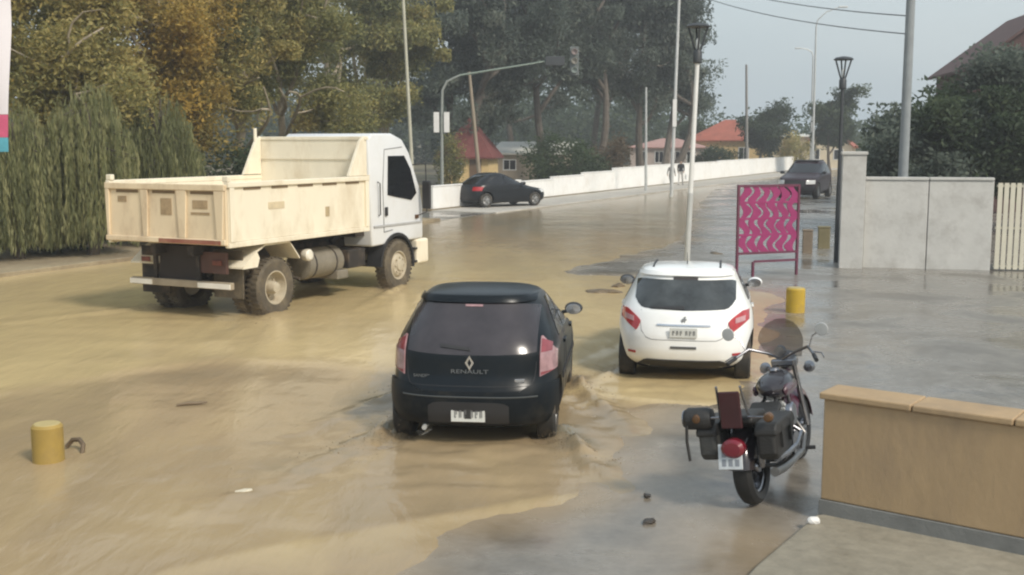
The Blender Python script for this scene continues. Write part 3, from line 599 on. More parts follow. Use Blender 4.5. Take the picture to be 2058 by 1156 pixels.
# traffic light
b = G(889, 416); o = empty('traffic_light', b, 0, 'traffic light on a long curved mast arm at the side street', 'traffic light'); sc = b.y / F_PX
def rel(px, py): return Vector(((px - 889) * sc, 0, (416 - py) * sc))
MB().tube([(0, 0, -.1), rel(889, 240), rel(891, 185), rel(900, 168), rel(925, 156)], [.085, .065, .06, .055, .05], 10).build('mast', mat('dull_mast_grey', (.27, .29, .27), .6), o, smooth=True)
MB().tube([rel(925, 156), rel(1000, 144), rel(1070, 133), rel(1108, 126)], [.05, .045, .04, .035], 10).build('arm', mat('green_grey_steel', (.22, .27, .23), .5), o, smooth=True)
p = rel(1118, 128); MB().box(p.x - .55, p.x + .35, p.y - .14, p.y + .1, p.z - .22, p.z + .2).build('signal_head', DKSTEEL, o, bevel=.03)
q = rel(1152, 128); bk = MB().box(q.x - .21, q.x + .21, q.y - .02, q.y + .02, q.z - .66, q.z + .66).build('backplate', mat('grey_backplate', (.13, .145, .145), .6), o, bevel=.02)
for i, c in enumerate([(.30, .24, .23), (.30, .28, .24), (.24, .28, .26)]): MB().lathe([(.14, 0), (.14, -.14), (.12, -.14), (.11, -.05), (.001, -.045)], 14, 'y', (q.x, q.y - .022, q.z + .42 - i * .42)).build('signal_lens', mat('signal_lens_%d' % i, c, .3), o, smooth=True)
for dx in (-.24, .24): MB().box(dx - .13, dx + .13, -.12, -.1, rel(0, 268).z, rel(0, 228).z).build('sign_plate', TRIMW, o, bevel=.01)
def pole_px(name, label, px0, y0, px1, y1, r0, r1, m, d=None, cat='pole', group='street poles along the far side'):
    b = G(px0, y0) if d is None else Vector((AT(px0, d), d, 0)); d = b.y; zt = 3 - (y1 - HORIZON) / F_PX * d
    return post(name, label, (b.x, b.y, .0), (AT(px1, d), d, zt), r0, r1, m, cat, group)
WOOD = mat('weathered_wood', (.30, .25, .19), .9, var=.25, stretch=(6, 6, .5))
pole_px('wooden_pole', 'leaning wooden pole beside the yellow kiosk', 967, 392, 944, 148, .13, .09, WOOD)
pole_px('pale_pole', 'tall pale pole behind the truck cab', 833, 432, 812, -60, .085, .06, mat('pale_pole_paint', (.46, .45, .36), .6))
pole_px('steel_pole', 'slim grey steel pole at the kerb in front of the white wall', 1298, 386, 1296, 178, .09, .06, GALV)
tp, _ = pole_px('utility_pole', 'tall thin utility pole with a white sign strip at the end of the trees', 1349, 396, 1360, -70, .10, .07, mat('pale_concrete_pole', (.55, .56, .55), .8))
sc = 62.0 / F_PX; MB().box(-.02, .2, -.16, -.13, 3.9, 5.4).build('sign_strip', TRIMW, tp)
pole_px('utility_pole', 'bare grey utility pole before the red hipped roof', 1501, 351, 1495, 134, .16, .10, mat('grey_wood_pole', (.24, .23, .22), .9))
sp, v = pole_px('street_light', 'tall street light with a single arm beyond the oncoming dark car', 1629, 345, 1627, 118, .12, .07, GALV)
MB().tube([v, v + Vector((-.15, 0, .45)), v + Vector((-.7, 0, .75)), v + Vector((-1.3, 0, .82))], [.07, .06, .05, .045], 8).build('arm', GALV, sp, smooth=True)
MB().box(v.x - 1.95, v.x - 1.25, v.y - .12, v.y + .12, v.z + .77, v.z + .9).build('lamp_head', GALV, sp, bevel=.03)
sp, v = pole_px('street_light', 'tallest street light with its arm reaching over the road', 1632, 356, 1631, 62, .12, .07, GALV)
MB().tube([v, v + Vector((.1, 0, .6)), v + Vector((.8, 0, 1.3)), v + Vector((2.0, 0, 1.75))], [.07, .06, .05, .045], 8).build('arm', GALV, sp, smooth=True)
MB().box(v.x + 1.9, v.x + 2.7, v.y - .12, v.y + .12, v.z + 1.68, v.z + 1.82).build('lamp_head', GALV, sp, bevel=.03)
cp, cv = pole_px('utility_pole', 'stout grey concrete pole behind the pale yard wall', 1812, 0, 1812, -120, .14, .11, mat('dark_concrete_pole', (.26, .28, .29), .85, var=.12), d=31)
MB().box(-.7, .7, -.06, .06, cv.z - .5, cv.z - .38).build('crossarm', WOOD, cp)
WIRE = mat('cable_black', (.12, .13, .14), .6)
for i, (ya, yb) in enumerate([(-14, 135), (-40, 100), (-70, 62)]):
    a = Vector((AT(1358, 62), 62, 3 - (ya - HORIZON) / F_PX * 62)); b2 = Vector((AT(1812, 31) - .02 - .01 * i, 31, 3 - (yb - 60 - HORIZON) / F_PX * 31)); o = MB().tube([a.lerp(b2, t) - Vector((0, 0, .35 * 4 * t * (1 - t))) for t in np.linspace(0, 1, 18)], .018, 5).build('overhead_cable', WIRE)
    tag(o, ('lowest', 'middle', 'highest')[i] + ' of the three dark overhead cables above the street lights', 'cable', 'overhead cables')

# magenta cut-out screen
MAG = mat('magenta_paint', (.28, .026, .12), .45, var=.12)
MAGD = mat('dark_magenta_frame', (.13, .03, .06), .5, var=.15)
a = G(1480, 560); b_ = G(1600, 554); hd = math.degrees(math.atan2(b_.x - a.x, b_.y - a.y)) - 90; w = (b_ - a).length
o = empty('cutout_screen', a, hd, 'magenta metal screen with wavy cut-outs standing on two legs', 'screen')
zt, zb = 2.08, .58
for x_ in (.0, .42, w): MB().box(x_ - .025, x_ + .025, -.025, .025, 0 if x_ else .0, .36 if x_ == .42 else zt).build('leg', MAGD, o)
for z_ in (zt - .05, zb - .05): MB().box(.027, w - .027, -.022, .022, z_, z_ + .05).build('rail', MAGD, o)
MB().box(.42 + .027, w - .027, -.02, .02, .34, .39).build('rail', MAGD, o)
ns = 6; pitch_ = (w - .08) / ns
for i in range(ns):
    k = MB(); x0 = .04 + pitch_ * (i + .5); pts = []; N = 44; l_ = []; r_ = []
    for j in range(N + 1):
        z_ = zb + (zt - .05 - zb) * j / N; c = x0 + pitch_ * .30 * math.sin(z_ * 2 * math.pi / .46 + i * .35) ; hw = pitch_ * (.37 + .09 * math.sin(z_ * 2 * math.pi / .36 + i * 1.7)); l_.append((c - hw, z_)); r_.append((c + hw, z_))
    vs_, fs_ = [], []
    for j in range(N + 1):
        for (x_, z_) in (l_[j], r_[j]):
            for y_ in (-.006 - .0015 * (i % 2) * 3, .006 + .0015 * (i % 2) * 3): vs_.append((x_, y_, z_))
    for j in range(N):
        q = 4 * j; fs_ += [(q, q + 2, q + 6, q + 4), (q + 1, q + 5, q + 7, q + 3), (q, q + 4, q + 5, q + 1), (q + 2, q + 3, q + 7, q + 6)]
    k.add(vs_, fs_).build('wavy_slat', MAG, o)
for i in range(3): MB().box(.03, w - .03, -.0125, .0125, zb + .36 * (i + 1), zb + .36 * (i + 1) + .05).build('tie_bar', MAG, o)
# bollards
YB = mat('yellow_bollard_paint', (.50, .33, .03), .6, var=.12, dirt=(.28, .19, .06), dirt_amt=.7, dirt_scale=4)
YB2 = mat('dull_yellow_paint', (.36, .245, .06), .65, var=.15, dirt=(.26, .18, .07), dirt_amt=.7, dirt_scale=4)
def bollard(label, px, py, r, h, z=0, m=YB):
    o = empty('bollard', G(px, py, z), 0, label, 'bollard', 'yellow bollards')
    MB().lathe([(r, -.06), (r, h - .025), (r - .02, h)], 24).build('shaft', m, o, smooth=True)
    MB().lathe([(r - .022, h - .003), (r - .03, h + .006), (.001, h + .007)], 24).build('top', mat('bollard_concrete_top', (.45, .36, .16), .8, dirt=(.3, .25, .15)), o, smooth=True)
bollard('short yellow bollard standing alone in the muddy water', 98, 926, .145, .36, 0, YB2)
bollard('short yellow bollard on the pavement beside the white hatchback', 1598, 628, .165, .44, .02)
OLV = mat('olive_square_post', (.20, .17, .09), .7, var=.15); OLV2 = mat('brown_square_post', (.22, .17, .12), .7, var=.15)
for px, py, w_, h_, m_, lb in [(1622, 510, .13, .62, OLV2, 'short brown square post beside the magenta screen'), (1655, 500, .16, .60, OLV, 'short olive square post beside the dark lamp post')]:
    o = empty('square_post', G(px, py, .01), 10, lb, 'post'); MB().box(-w_, w_, -w_ * .8, w_ * .8, -.05, h_).build('shaft', m_, o, bevel=.01); MB().box(-w_ - .015, w_ + .015, -w_ * .8 - .015, w_ * .8 + .015, h_ + .002, h_ + .04).build('cap', m_, o, bevel=.01)

# banner at the left edge
d = 11.0; o = empty('banner_flag', ((-60 - 1029) / F_PX * d, d, 0), 0, 'tall white feather banner with pink and blue lower bands', 'banner')
xb = (44 + 60) / F_PX * d; bz = 3 - (305 - HORIZON) / F_PX * d
MB().tube([(-.05, 0, -.1), (-.05, 0, 2), (-.05, 0, 5.2)], [.025, .02, .012], 8).build('pole', GALV, o, smooth=True)
def bpanel(z0, z1, m, nm):
    k = MB(); N = 14; vs_ = []; fs_ = []
    for j in range(N + 1):
        z_ = z0 + (z1 - z0) * j / N; xr = xb * (.86 + .14 * min(1, max(0, (z_ - bz) / 1.2))) - .012
        for i in range(9):
            x_ = -.05 + (xr + .05) * i / 8; vs_.append((x_, .035 * math.sin(x_ * 9 + z_ * 2.2) * (x_ + .05) / .45, z_))
    for j in range(N):
        for i in range(8): q = j * 9 + i; fs_.append((q, q + 1, q + 10, q + 9))
    k.add(vs_, fs_).build(nm, m, o, smooth=True)
bpanel(bz + .36, 5.1, mat('banner_white_cloth', (.74, .70, .72), .8, var=.03, trans=0), 'white_cloth')
bpanel(bz + .14, bz + .357, mat('banner_pink_cloth', (.62, .12, .22), .8, var=.15, vs_=6), 'pink_band')
bpanel(bz, bz + .137, mat('banner_blue_cloth', (.12, .42, .52), .8, var=.15, vs_=6), 'blue_band')

# ================================================================== VEHICLES
class Shell:
    """car body as stacked rounded plan outlines; panels are laid on the same surface"""
    def __init__(s, keys, Lr=.9, Lf=1.1, nr=3.2, nf=2.8):
        s.k = np.array(keys, float); s.Lr, s.Lf, s.nr, s.nf = Lr, Lf, nr, nf
    def par(s, z):
        z = min(max(z, s.k[0, 0]), s.k[-1, 0]); zz = np.array([z])
        yr, yf, w = [float(pchip(s.k[:, 0], s.k[:, i], zz)[0]) for i in (1, 2, 3)]
        m = (yf - yr) / 2 * .98; return yr, yf, w, min(s.Lr, m), min(s.Lf, m)
    def ring(s, z, n=14, ns=12):
        yr, yf, w, Lr, Lf = s.par(z); P = []
        for i in range(n + 1):
            a = math.pi / 2 * i / n; P.append((w * math.sin(a) ** (2 / s.nr), yr + Lr - Lr * math.cos(a) ** (2 / s.nr)))
        y0, y1 = yr + Lr, yf - Lf
        for i in range(1, ns): P.append((w, y0 + (y1 - y0) * i / ns))
        for i in range(n + 1):
            a = math.pi / 2 * i / n; P.append((w * math.cos(a) ** (2 / s.nf), yf - Lf + Lf * math.sin(a) ** (2 / s.nf)))
        return P + [(-x, y) for x, y in P[-2:0:-1]]
    def body(s, levels=46):
        zs = np.unique(np.concatenate([np.linspace(s.k[0, 0], s.k[-1, 0], levels), s.k[:, 0]])); mb = MB(); vs = []; n = 0
        for z in zs:
            r = s.ring(z); n = len(r); vs += [(x, y, z) for x, y in r]
        fs = [(i * n + j, i * n + (j + 1) % n, (i + 1) * n + (j + 1) % n, (i + 1) * n + j) for i in range(len(zs) - 1) for j in range(n)]
        fs += [tuple(range(n))[::-1], tuple((len(zs) - 1) * n + j for j in range(n))]
        return mb.add(vs, fs)
    def ry(s, x, z):
        yr, yf, w, Lr, Lf = s.par(z); q = min(abs(x) / w, .999); return yr + Lr - Lr * (1 - q ** s.nr) ** (1 / s.nr)
    def fy(s, x, z):
        yr, yf, w, Lr, Lf = s.par(z); q = min(abs(x) / w, .999); return yf - Lf + Lf * (1 - q ** s.nf) ** (1 / s.nf)
    def sx(s, y, z):
        yr, yf, w, Lr, Lf = s.par(z)
        if y < yr + Lr: q = min((yr + Lr - y) / Lr, .999); return w * (1 - q ** s.nr) ** (1 / s.nr)
        if y > yf - Lf: q = min((y - yf + Lf) / Lf, .999); return w * (1 - q ** s.nf) ** (1 / s.nf)
        return w
    def P(s, face, a, z):
        if face == 'rear': return Vector((a, s.ry(a, z), z))
        if face == 'front': return Vector((a, s.fy(a, z), z))
        sg = 1 if face == 'right' else -1; return Vector((sg * s.sx(a, z), a, z))
    def N(s, face, a, z):
        e = .004; u = s.P(face, a + e, z) - s.P(face, a - e, z); v = s.P(face, a, z + e) - s.P(face, a, z - e); n = u.cross(v).normalized()
        ref = {'rear': Vector((0, -1, .3)), 'front': Vector((0, 1, .3)), 'right': Vector((1, 0, .3)), 'left': Vector((-1, 0, .3))}[face]
        return n if n.dot(ref) > 0 else -n
    def panel(s, mb, face, a0, a1, lo, hi, na=16, nz=8, off=.004, depth=.02, mi=0):
        f = lambda g: g if callable(g) else (lambda _: g)
        lo, hi = f(lo), f(hi); P, N = [], []
        for i in range(na + 1):
            a = a0 + (a1 - a0) * i / na; l, h = lo(a), hi(a); P.append([]); N.append([])
            for j in range(nz + 1):
                z = l + (h - l) * j / nz; P[-1].append(s.P(face, a, z)); N[-1].append(s.N(face, a, z))
        return mb.sheet(P, N, off, depth, mi)
    def seam(s, mb, face, pts, r=.006, off=-.001):
        return mb.tube([s.P(face, a, z) + s.N(face, a, z) * off for a, z in pts], r, 6)
def arch(x, x0, x1, zc, zs, p=4):
    """super-elliptic bump: zs at the middle falling to zc at both ends"""
    t = abs((x - (x0 + x1) / 2) / ((x1 - x0) / 2)); return zc + (zs - zc) * max(0, 1 - t ** p) ** (1 / p)
def wheel(root, x, y, r, w, rim, sg, spokes=5, tyre=RUB, rr=.66):
    o = MB().lathe([(r * rr, -w / 2), (r * .93, -w / 2), (r, -w * .38), (r, w * .38), (r * .93, w / 2), (r * rr, w / 2), (r * rr * .96, w * .2), (r * rr * .96, -w * .2), (r * rr, -w / 2)], 32, 'x', (0, 0, 0), cap=False).build('wheel', tyre, root, smooth=True, loc=(x, y, r))
    k = MB(); R_ = r * rr; h = sg * w * .42
    k.lathe([(R_ * .99, h * .2), (R_ * .99, h), (R_ * .90, h), (R_ * .86, h * .5), (R_ * .3, h * .35), (.001, h * .35)], 28, 'x', cap=False)
    for i in range(spokes):
        a = 2 * math.pi * i / spokes; M = Matrix.Rotation(a, 4, 'X'); k.box(min(h * .4, h * .95), max(h * .4, h * .95), -R_ * .10, R_ * .10, R_ * .12, R_ * .92, 0, M)
    k.lathe([(R_ * .2, h * .3), (R_ * .2, h), (R_ * .15, h * 1.06), (.001, h * 1.06)], 16, 'x', cap=False)
    k.build('rim', rim, o, smooth=True); return o
def cut(o, cutters):
    for c in cutters:
        m = o.modifiers.new('arch', 'BOOLEAN'); m.object = c; m.operation = 'DIFFERENCE'; m.solver = 'EXACT'
    dg = bpy.context.evaluated_depsgraph_get(); me = bpy.data.meshes.new_from_object(o.evaluated_get(dg)); o.modifiers.clear(); o.data = me
    for c in cutters: bpy.data.objects.remove(c)
    me.polygons.foreach_set('use_smooth', [True] * len(me.polygons)); me.set_sharp_from_angle(angle=R(40))
def car(name, label, key_loc, keys, paint, wheels, wr=.30, ww=.19, rim=ALLOY, track=.74, **kw):
    x, y, h, z = key_loc; root = empty(name, (x, y, z), h, label, 'car'); S = Shell(keys, **kw)
    body = S.body().build('body', [paint, BLACK], root, smooth=True, ang=50)
    cs = []
    for wy in wheels:
        for sg in (-1, 1): cs.append(MB().lathe([(wr + .055, sg * .5), (wr + .055, sg * 1.1)], 32, 'x', (0, wy, wr + .01)).build('cutter', BLACK, root))
    bpy.context.view_layer.update(); cut(body, cs)
    for wy in wheels:
        for sg in (-1, 1): wheel(root, sg * track, wy, wr, ww, rim, sg)
    MB().box(-.68, .68, keys[0][1] + .3, keys[0][2] - .3, .17, keys[0][0] + .02).build('underbody', BLACK, root)
    return root, S
def mirror(root, S, y, z, paint, sg):
    x = S.sx(y, z); k = MB(); k.lathe([(.001, -.09), (.06, -.085), (.088, -.03), (.092, .03), (.07, .075), (.001, .09)], 16, 'y', (0, 0, 0)); k.v = [(a[0] * 1.18, a[1] * .9, a[2] * .8) for a in k.v]
    o = k.build('door_mirror', paint, root, smooth=True, loc=(sg * (x + .15), y, z + .06))
    MB().tube([(-sg * .15, 0, -.05), (-sg * .05, 0, -.03)], .022, 8).build('mirror_arm', BLACK, o)
    MB().lathe([(.082, 0), (.08, -.006), (.001, -.008)], 16, 'y', (0, -.086, 0)).build('mirror_glass', CHROME, o).scale = (1.1, 1, .75)
    return o
def plate(root, S, z, w, h, border=True, x=0):
    y = S.ry(x, z) - .03; o = MB().box(-w / 2, w / 2, -.008, .008, -h / 2, h / 2).build('number_plate', PLATE, root, bevel=.004, loc=(x, y, z))
    if border: MB().box(-.035, .035, -.0105, -.0085, -h * .3, h * .3).build('plate_emblem', PLATE_DK, o)
    mk = mat('faded_plate_ink', (.16, .16, .16), .5)
    for i in range(6):      # the characters are too blurred to read: plain strokes stand for them
        xx = -w / 2 + .04 + (w - .08) * (i + (.45 if i > 2 else 0)) / 5.6; hh = h * .24; a = MB()
        a.box(xx - .004, xx + .004, -.0130, -.0110, -hh, hh * .9)
        a.box(xx + .012, xx + .020, -.0130, -.0110, -hh * (.9 if i % 2 else .2), hh * .9)
        a.box(xx + .0045, xx + .0115, -.0128, -.0112, (hh * .55 if i % 2 else -hh), (hh * .88 if i % 2 else -hh * .7))
        a.build('character', mk, o)
    return o

# ---- dark hatchback (near)
DULL_PINK = mat('dull_pink_lens', (.36, .215, .225), .15, coat=.4, var=.3, vs_=9); DULL_RED = mat('dull_red_lens', (.24, .05, .06), .15, coat=.4, var=.25, vs_=9)
K = [(.19, .22, 3.86, .78), (.25, .08, 3.95, .84), (.36, .01, 4.01, .868), (.50, .0, 4.02, .875), (.60, .015, 4.02, .876), (.66, .05, 3.99, .874), (.74, .085, 3.88, .872), (.84, .10, 3.62, .868), (.94, .115, 3.25, .862), (1.0, .14, 3.02, .845), (1.08, .19, 2.83, .815), (1.2, .29, 2.57, .758), (1.32, .40, 2.30, .70), (1.41, .475, 2.05, .645), (1.46, .505, 1.88, .605), (1.49, .54, 1.72, .56), (1.512, .66, 1.5, .47), (1.525, .95, 1.25, .24)]
root, S = car('hatchback', 'dark wet hatchback driving away through the muddy water', (*CARS['dark'], -.045), K, BLACKP, (.62, 3.2), .30, .19, ALLOY, .745)
k = MB(); S.panel(k, 'rear', -.655, .655, lambda x: .965 - .02 * (1 - (x / .66) ** 2), lambda x: arch(x, -.70, .70, 1.16, 1.415, 5) if abs(x) < .70 else 1.1, 26, 12, .004)
k2 = MB()
rw = k.build('rear_window', REFLGL, root, smooth=True)
k = MB(); S.panel(k, 'rear', -.30, .0, lambda x: .985 + .03 * (-x / .3), lambda x: 1.012 + .035 * (-x / .3), 8, 2, .016, .012); k.build('wiper', BLACK, root, smooth=True)
k = MB(); S.panel(k, 'rear', -.60, .60, 1.418, lambda x: arch(x, -.62, .62, 1.43, 1.478, 5), 20, 4, .022, .03); k.build('roof_spoiler', BLACKP, root, smooth=True)
k = MB(); S.panel(k, 'rear', -.09, .09, 1.385, 1.405, 6, 2, .012); k.build('high_brake_light', DULL_PINK, root, smooth=True)
for sg in (-1, 1):
    lo = lambda x: .70; k = MB(); a, b_ = sorted((sg * .685, sg * .838))
    S.panel(k, 'rear', a, b_, lambda x: .72 + .05 * max(0, (abs(x) - .685) / .15), lambda x: 1.10 - .16 * max(0, (abs(x) - .70) / .14), 12, 10, .012)
    t = k.build('tail_light', DULL_PINK, root, smooth=True)
    k = MB(); a, b_ = sorted((sg * .692, sg * .79)); S.panel(k, 'rear', a, b_, .955, lambda x: 1.075 - .08 * max(0, (abs(x) - .70) / .14), 8, 4, .016); k.build('red_segment', DULL_RED, t, smooth=True)
    k = MB(); a, b_ = sorted((sg * .692, sg * .82)); S.panel(k, 'rear', a, b_, lambda x: .73 + .04 * max(0, (abs(x) - .685) / .15), .765, 8, 3, .016); k.build('red_segment', DULL_RED, t, smooth=True)
    f = 'right' if sg > 0 else 'left'
    k = MB(); S.panel(k, f, .92, 1.50, lambda y: 1.03, lambda y: min(1.40, 1.06 + (y - .90) * 1.1), 12, 6, .004); k.build('side_window', GLASS, root, smooth=True)
    k = MB(); S.panel(k, f, 1.58, 2.62, lambda y: 1.03 - .02 * (y - 1.58), lambda y: min(1.41, 1.02 + (2.72 - y) * .80), 16, 6, .004); k.build('side_window', GLASS, root, smooth=True)
    for y0 in (1.0, 1.54, 2.75):
        k = MB(); S.seam(k, f, [(y0 + (.05 if y0 < 1.2 else 0) * i, .34 + .66 * i / 8) for i in range(9)], .006); k.build('door_seam', BLACK, root)
    for y0 in (1.25, 2.3):
        k = MB(); S.panel(k, f, y0, y0 + .2, .90, .93, 6, 2, .025, .03); k.build('door_handle', BLACKP, root, smooth=True)
    k = MB(); S.panel(k, f, .98, 2.88, .56, .63, 20, 2, .012); k.build('side_moulding', BLACK, root, smooth=True)
    mirror(root, S, 2.55, 1.02, BLACK, sg)
    k = MB(); S.panel(k, 'front', *sorted((sg * .45, sg * .8)), .62, .76, 8, 4, .006); k.build('headlight', LAMP_WHITE, root, smooth=True)
k = MB(); S.panel(k, 'front', -.62, .62, 1.05, 1.40, 18, 8, .004); k.build('windscreen', GLASS, root, smooth=True)
bm_ = MB(); S.panel(bm_, 'rear', -.845, .845, lambda x: .27, lambda x: .595 + .055 * min(1, max(0, (abs(x) - .5) / .1)), 34, 8, .028, .04); bmp = bm_.build('rear_bumper', mat('dark_bumper', (.006, .009, .012), .42, spec=.2, var=.15, dirt=(.05, .042, .03), dirt_amt=.5, dirt_scale=3), root, smooth=True)
k = MB(); S.panel(k, 'rear', -.40, .40, .30, lambda x: arch(x, -.42, .42, .30, .50, 6), 20, 4, .036, .02); k.build('bumper_recess', BLACK, bmp, smooth=True)
for z0 in (.545,): 
    k = MB(); S.seam(k, 'rear', [(-.66 + 1.32 * i / 20, z0) for i in range(21)], .009, .031); k.build('bumper_crease', mat('worn_edge', (.06, .065, .065), .4), bmp)
k = MB(); S.seam(k, 'rear', [(-.655, 1.0), (-.655, .85), (-.645, .72), (-.62, .66)] + [(-.6 + 1.2 * i / 12, .645) for i in range(13)] + [(.62, .66), (.645, .72), (.655, .85), (.655, 1.0)], .005); k.build('tailgate_seam', BLACK, root)
plate(root, S, .385, .34, .165)
k = MB(); k.add([(x, y, z) for y in (-.012, .0) for x, z in ((0, .075), (.045, 0), (0, -.075), (-.045, 0), (0, .04), (.02, 0), (0, -.04), (-.02, 0))],
      [(0, 1, 5, 4), (1, 2, 6, 5), (2, 3, 7, 6), (3, 0, 4, 7), (8, 12, 13, 9), (9, 13, 14, 10), (10, 14, 15, 11), (11, 15, 12, 8), (0, 8, 9, 1), (1, 9, 10, 2), (2, 10, 11, 3), (3, 11, 8, 0), (4, 5, 13, 12), (5, 6, 14, 13), (6, 7, 15, 14), (7, 4, 12, 15)])
k.build('emblem', CHROME, root, loc=(.0, S.ry(0, .875) - .008, .875))
DIM = mat('dim_chrome', (.33, .34, .35), .3, metal=1)
text('maker_lettering', 'RENAULT', .055, DIM, root, (0, S.ry(0, .785) - .006, .785), (R(86), 0, 0), .002, 1.6)
text('model_lettering', 'SANDERO', .042, DIM, root, (-.47, S.ry(-.47, .73) - .004, .73), (R(86), 0, R(-6)), .002, 1.1)
MB().box(-.05, .05, -.006, .006, -.017, .017).build('trim_badge', CHROME, root, bevel=.003, loc=(.50, S.ry(.5, .70) - .006, .70)).rotation_euler = (0, 0, R(7))
k = MB(); k.tube([(-.45, .35, .24), (-.45, .02, .22)], .025, 10); k.build('exhaust_pipe', GALV, root, smooth=True)

# ---- white hatchback
K = [(.20, .30, 3.80, .76), (.26, .13, 3.90, .83), (.36, .03, 3.95, .862), (.50, .0, 3.96, .870), (.62, .005, 3.95, .872), (.74, .035, 3.86, .870), (.84, .075, 3.62, .862), (.92, .115, 3.25, .845), (.99, .17, 3.0, .818), (1.08, .25, 2.8, .775), (1.2, .37, 2.5, .715), (1.3, .465, 2.25, .665), (1.36, .51, 2.05, .63), (1.40, .55, 1.88, .595), (1.43, .64, 1.65, .52), (1.45, .78, 1.45, .40), (1.46, .98, 1.25, .22)]
root, S = car('hatchback', 'white hatchback with round red tail lights driving away', (*CARS['white'], -.04), K, WHITEP, (.66, 3.2), .31, .20, ALLOY, .735, nr=2.8)
k = MB(); S.panel(k, 'rear', -.635, .635, lambda x: .955 + .10 * max(0, (abs(x) - .50) / .135) ** 2 + .02 * (abs(x) / .63), lambda x: arch(x, -.66, .66, 1.10, 1.305, 7), 28, 10, .004); k.build('rear_window', GREYGL, root, smooth=True)
k = MB(); S.panel(k, 'rear', -.155, .155, 1.305, 1.335, 8, 2, .006); k.build('high_brake_light', mat('smoked_lens', (.06, .05, .05), .2), root, smooth=True)
k = MB(); S.panel(k, 'rear', -.58, .58, 1.338, lambda x: arch(x, -.6, .6, 1.35, 1.385, 5), 18, 3, .035, .04); k.build('roof_spoiler', WHITEP, root, smooth=True)
k = MB(); S.panel(k, 'rear', -.42, .0, .965, lambda x: .985 + .02 * (1 + x / .42), 10, 2, .016, .012); k.build('wiper', BLACK, root, smooth=True)
for sg in (-1, 1):
    a, b_ = sorted((sg * .545, sg * .80)); k = MB()
    S.panel(k, 'rear', a, b_, lambda x: .70 + .13 * max(0, (abs(x) - .60) / .2) + .10 * max(0, (.60 - abs(x)) / .055) ** 1.5, lambda x: .815 + .125 * min(1, max(0, (abs(x) - .545) / .17)) ** .7, 14, 8, .012); t = k.build('tail_light', LAMP_RED, root, smooth=True)
    a, b_ = sorted((sg * .625, sg * .745)); k = MB(); S.panel(k, 'rear', a, b_, lambda x: .80 + .2 * (abs(x) - .625), lambda x: .86 + .2 * (abs(x) - .625), 8, 4, .017); k.build('lamp_core', LAMP_PINK, t, smooth=True)
    f = 'right' if sg > 0 else 'left'
    k = MB(); S.panel(k, f, .86, 1.45, lambda y: 1.02 - .03 * (y - .86), lambda y: min(1.36, 1.05 + (y - .84) * .9), 12, 6, .004); k.build('side_window', GLASS, root, smooth=True)
    k = MB(); S.panel(k, f, 1.52, 2.68, lambda y: 1.0 - .03 * (y - 1.5), lambda y: min(1.37, .99 + (2.74 - y) * .74), 16, 6, .004); k.build('side_window', GLASS, root, smooth=True)
    for y0 in (1.0, 1.49, 2.72):
        k = MB(); S.seam(k, f, [(y0, .33 + .66 * i / 8) for i in range(9)], .006); k.build('door_seam', BLACK, root)
    k = MB(); S.panel(k, f, 1.2, 1.4, .88, .91, 6, 2, .025, .03); k.build('door_handle', WHITEP, root, smooth=True)
    k = MB(); S.panel(k, f, 1.02, 2.84, .22, .30, 18, 2, .01); k.build('sill_trim', BLACK, root, smooth=True)
    mirror(root, S, 2.45, 1.0, WHITEP if sg > 0 else BLACK, sg)
    k = MB(); S.panel(k, 'front', *sorted((sg * .45, sg * .8)), .62, .76, 8, 4, .006); k.build('headlight', LAMP_WHITE, root, smooth=True)
    k = MB(); S.panel(k, 'rear', *sorted((sg * .60, sg * .70)), .405, .435, 6, 2, .006); k.build('reflector', LAMP_RED, root, smooth=True)
k = MB(); S.panel(k, 'front', -.62, .62, 1.03, 1.36, 18, 8, .004); k.build('windscreen', GLASS, root, smooth=True)
k = MB(); S.panel(k, 'rear', -.60, .60, .205, lambda x: .345 - .10 * max(0, (abs(x) - .48) / .12), 24, 5, .012, .03); k.build('diffuser', BLACK, root, smooth=True)
k = MB(); S.panel(k, 'rear', -.16, .16, .495, .525, 8, 2, .008); k.build('bumper_slot', mat('shadow_grey', (.10, .10, .10), .5), root, smooth=True)
k = MB(); S.panel(k, 'rear', -.33, .33, .772, .792, 16, 2, .014); k.build('tailgate_trim', CHROME, root, smooth=True)
k = MB(); S.seam(k, 'rear', [(-.54, .95), (-.545, .80), (-.53, .70), (-.47, .625)] + [(-.4 + .8 * i / 10, .60) for i in range(11)] + [(.47, .625), (.53, .70), (.545, .80), (.54, .95)], .005, -.002); k.build('tailgate_seam', mat('seam_grey', (.18, .18, .18), .6), root)
plate(root, S, .70, .34, .12, False)
k = MB(); k.add([(x, y, z) for y in (-.01, 0) for x, z in ((-.03, -.04), (.0, -.025), (.012, -.045), (.02, -.01), (.04, .005), (.02, .02), (.03, .045), (0, .04), (-.012, .015), (-.035, .0))], [tuple(range(10))[::-1], tuple(range(10, 20))] + [(i, (i + 1) % 10, 10 + (i + 1) % 10, 10 + i) for i in range(10)])
k.build('emblem', CHROME, root, loc=(0, S.ry(0, .85) - .006, .85))
MB().tube([(0, 1.0, 1.45), (0, .88, 1.62)], [.008, .003], 6).build('aerial', BLACK, root)
for sg in (-1, 1): MB().tube([(sg * .43, .80, 1.435), (sg * .43, 1.2, 1.448), (sg * .43, 1.6, 1.44)], .014, 8).build('roof_rail', BLACK, root, smooth=True)

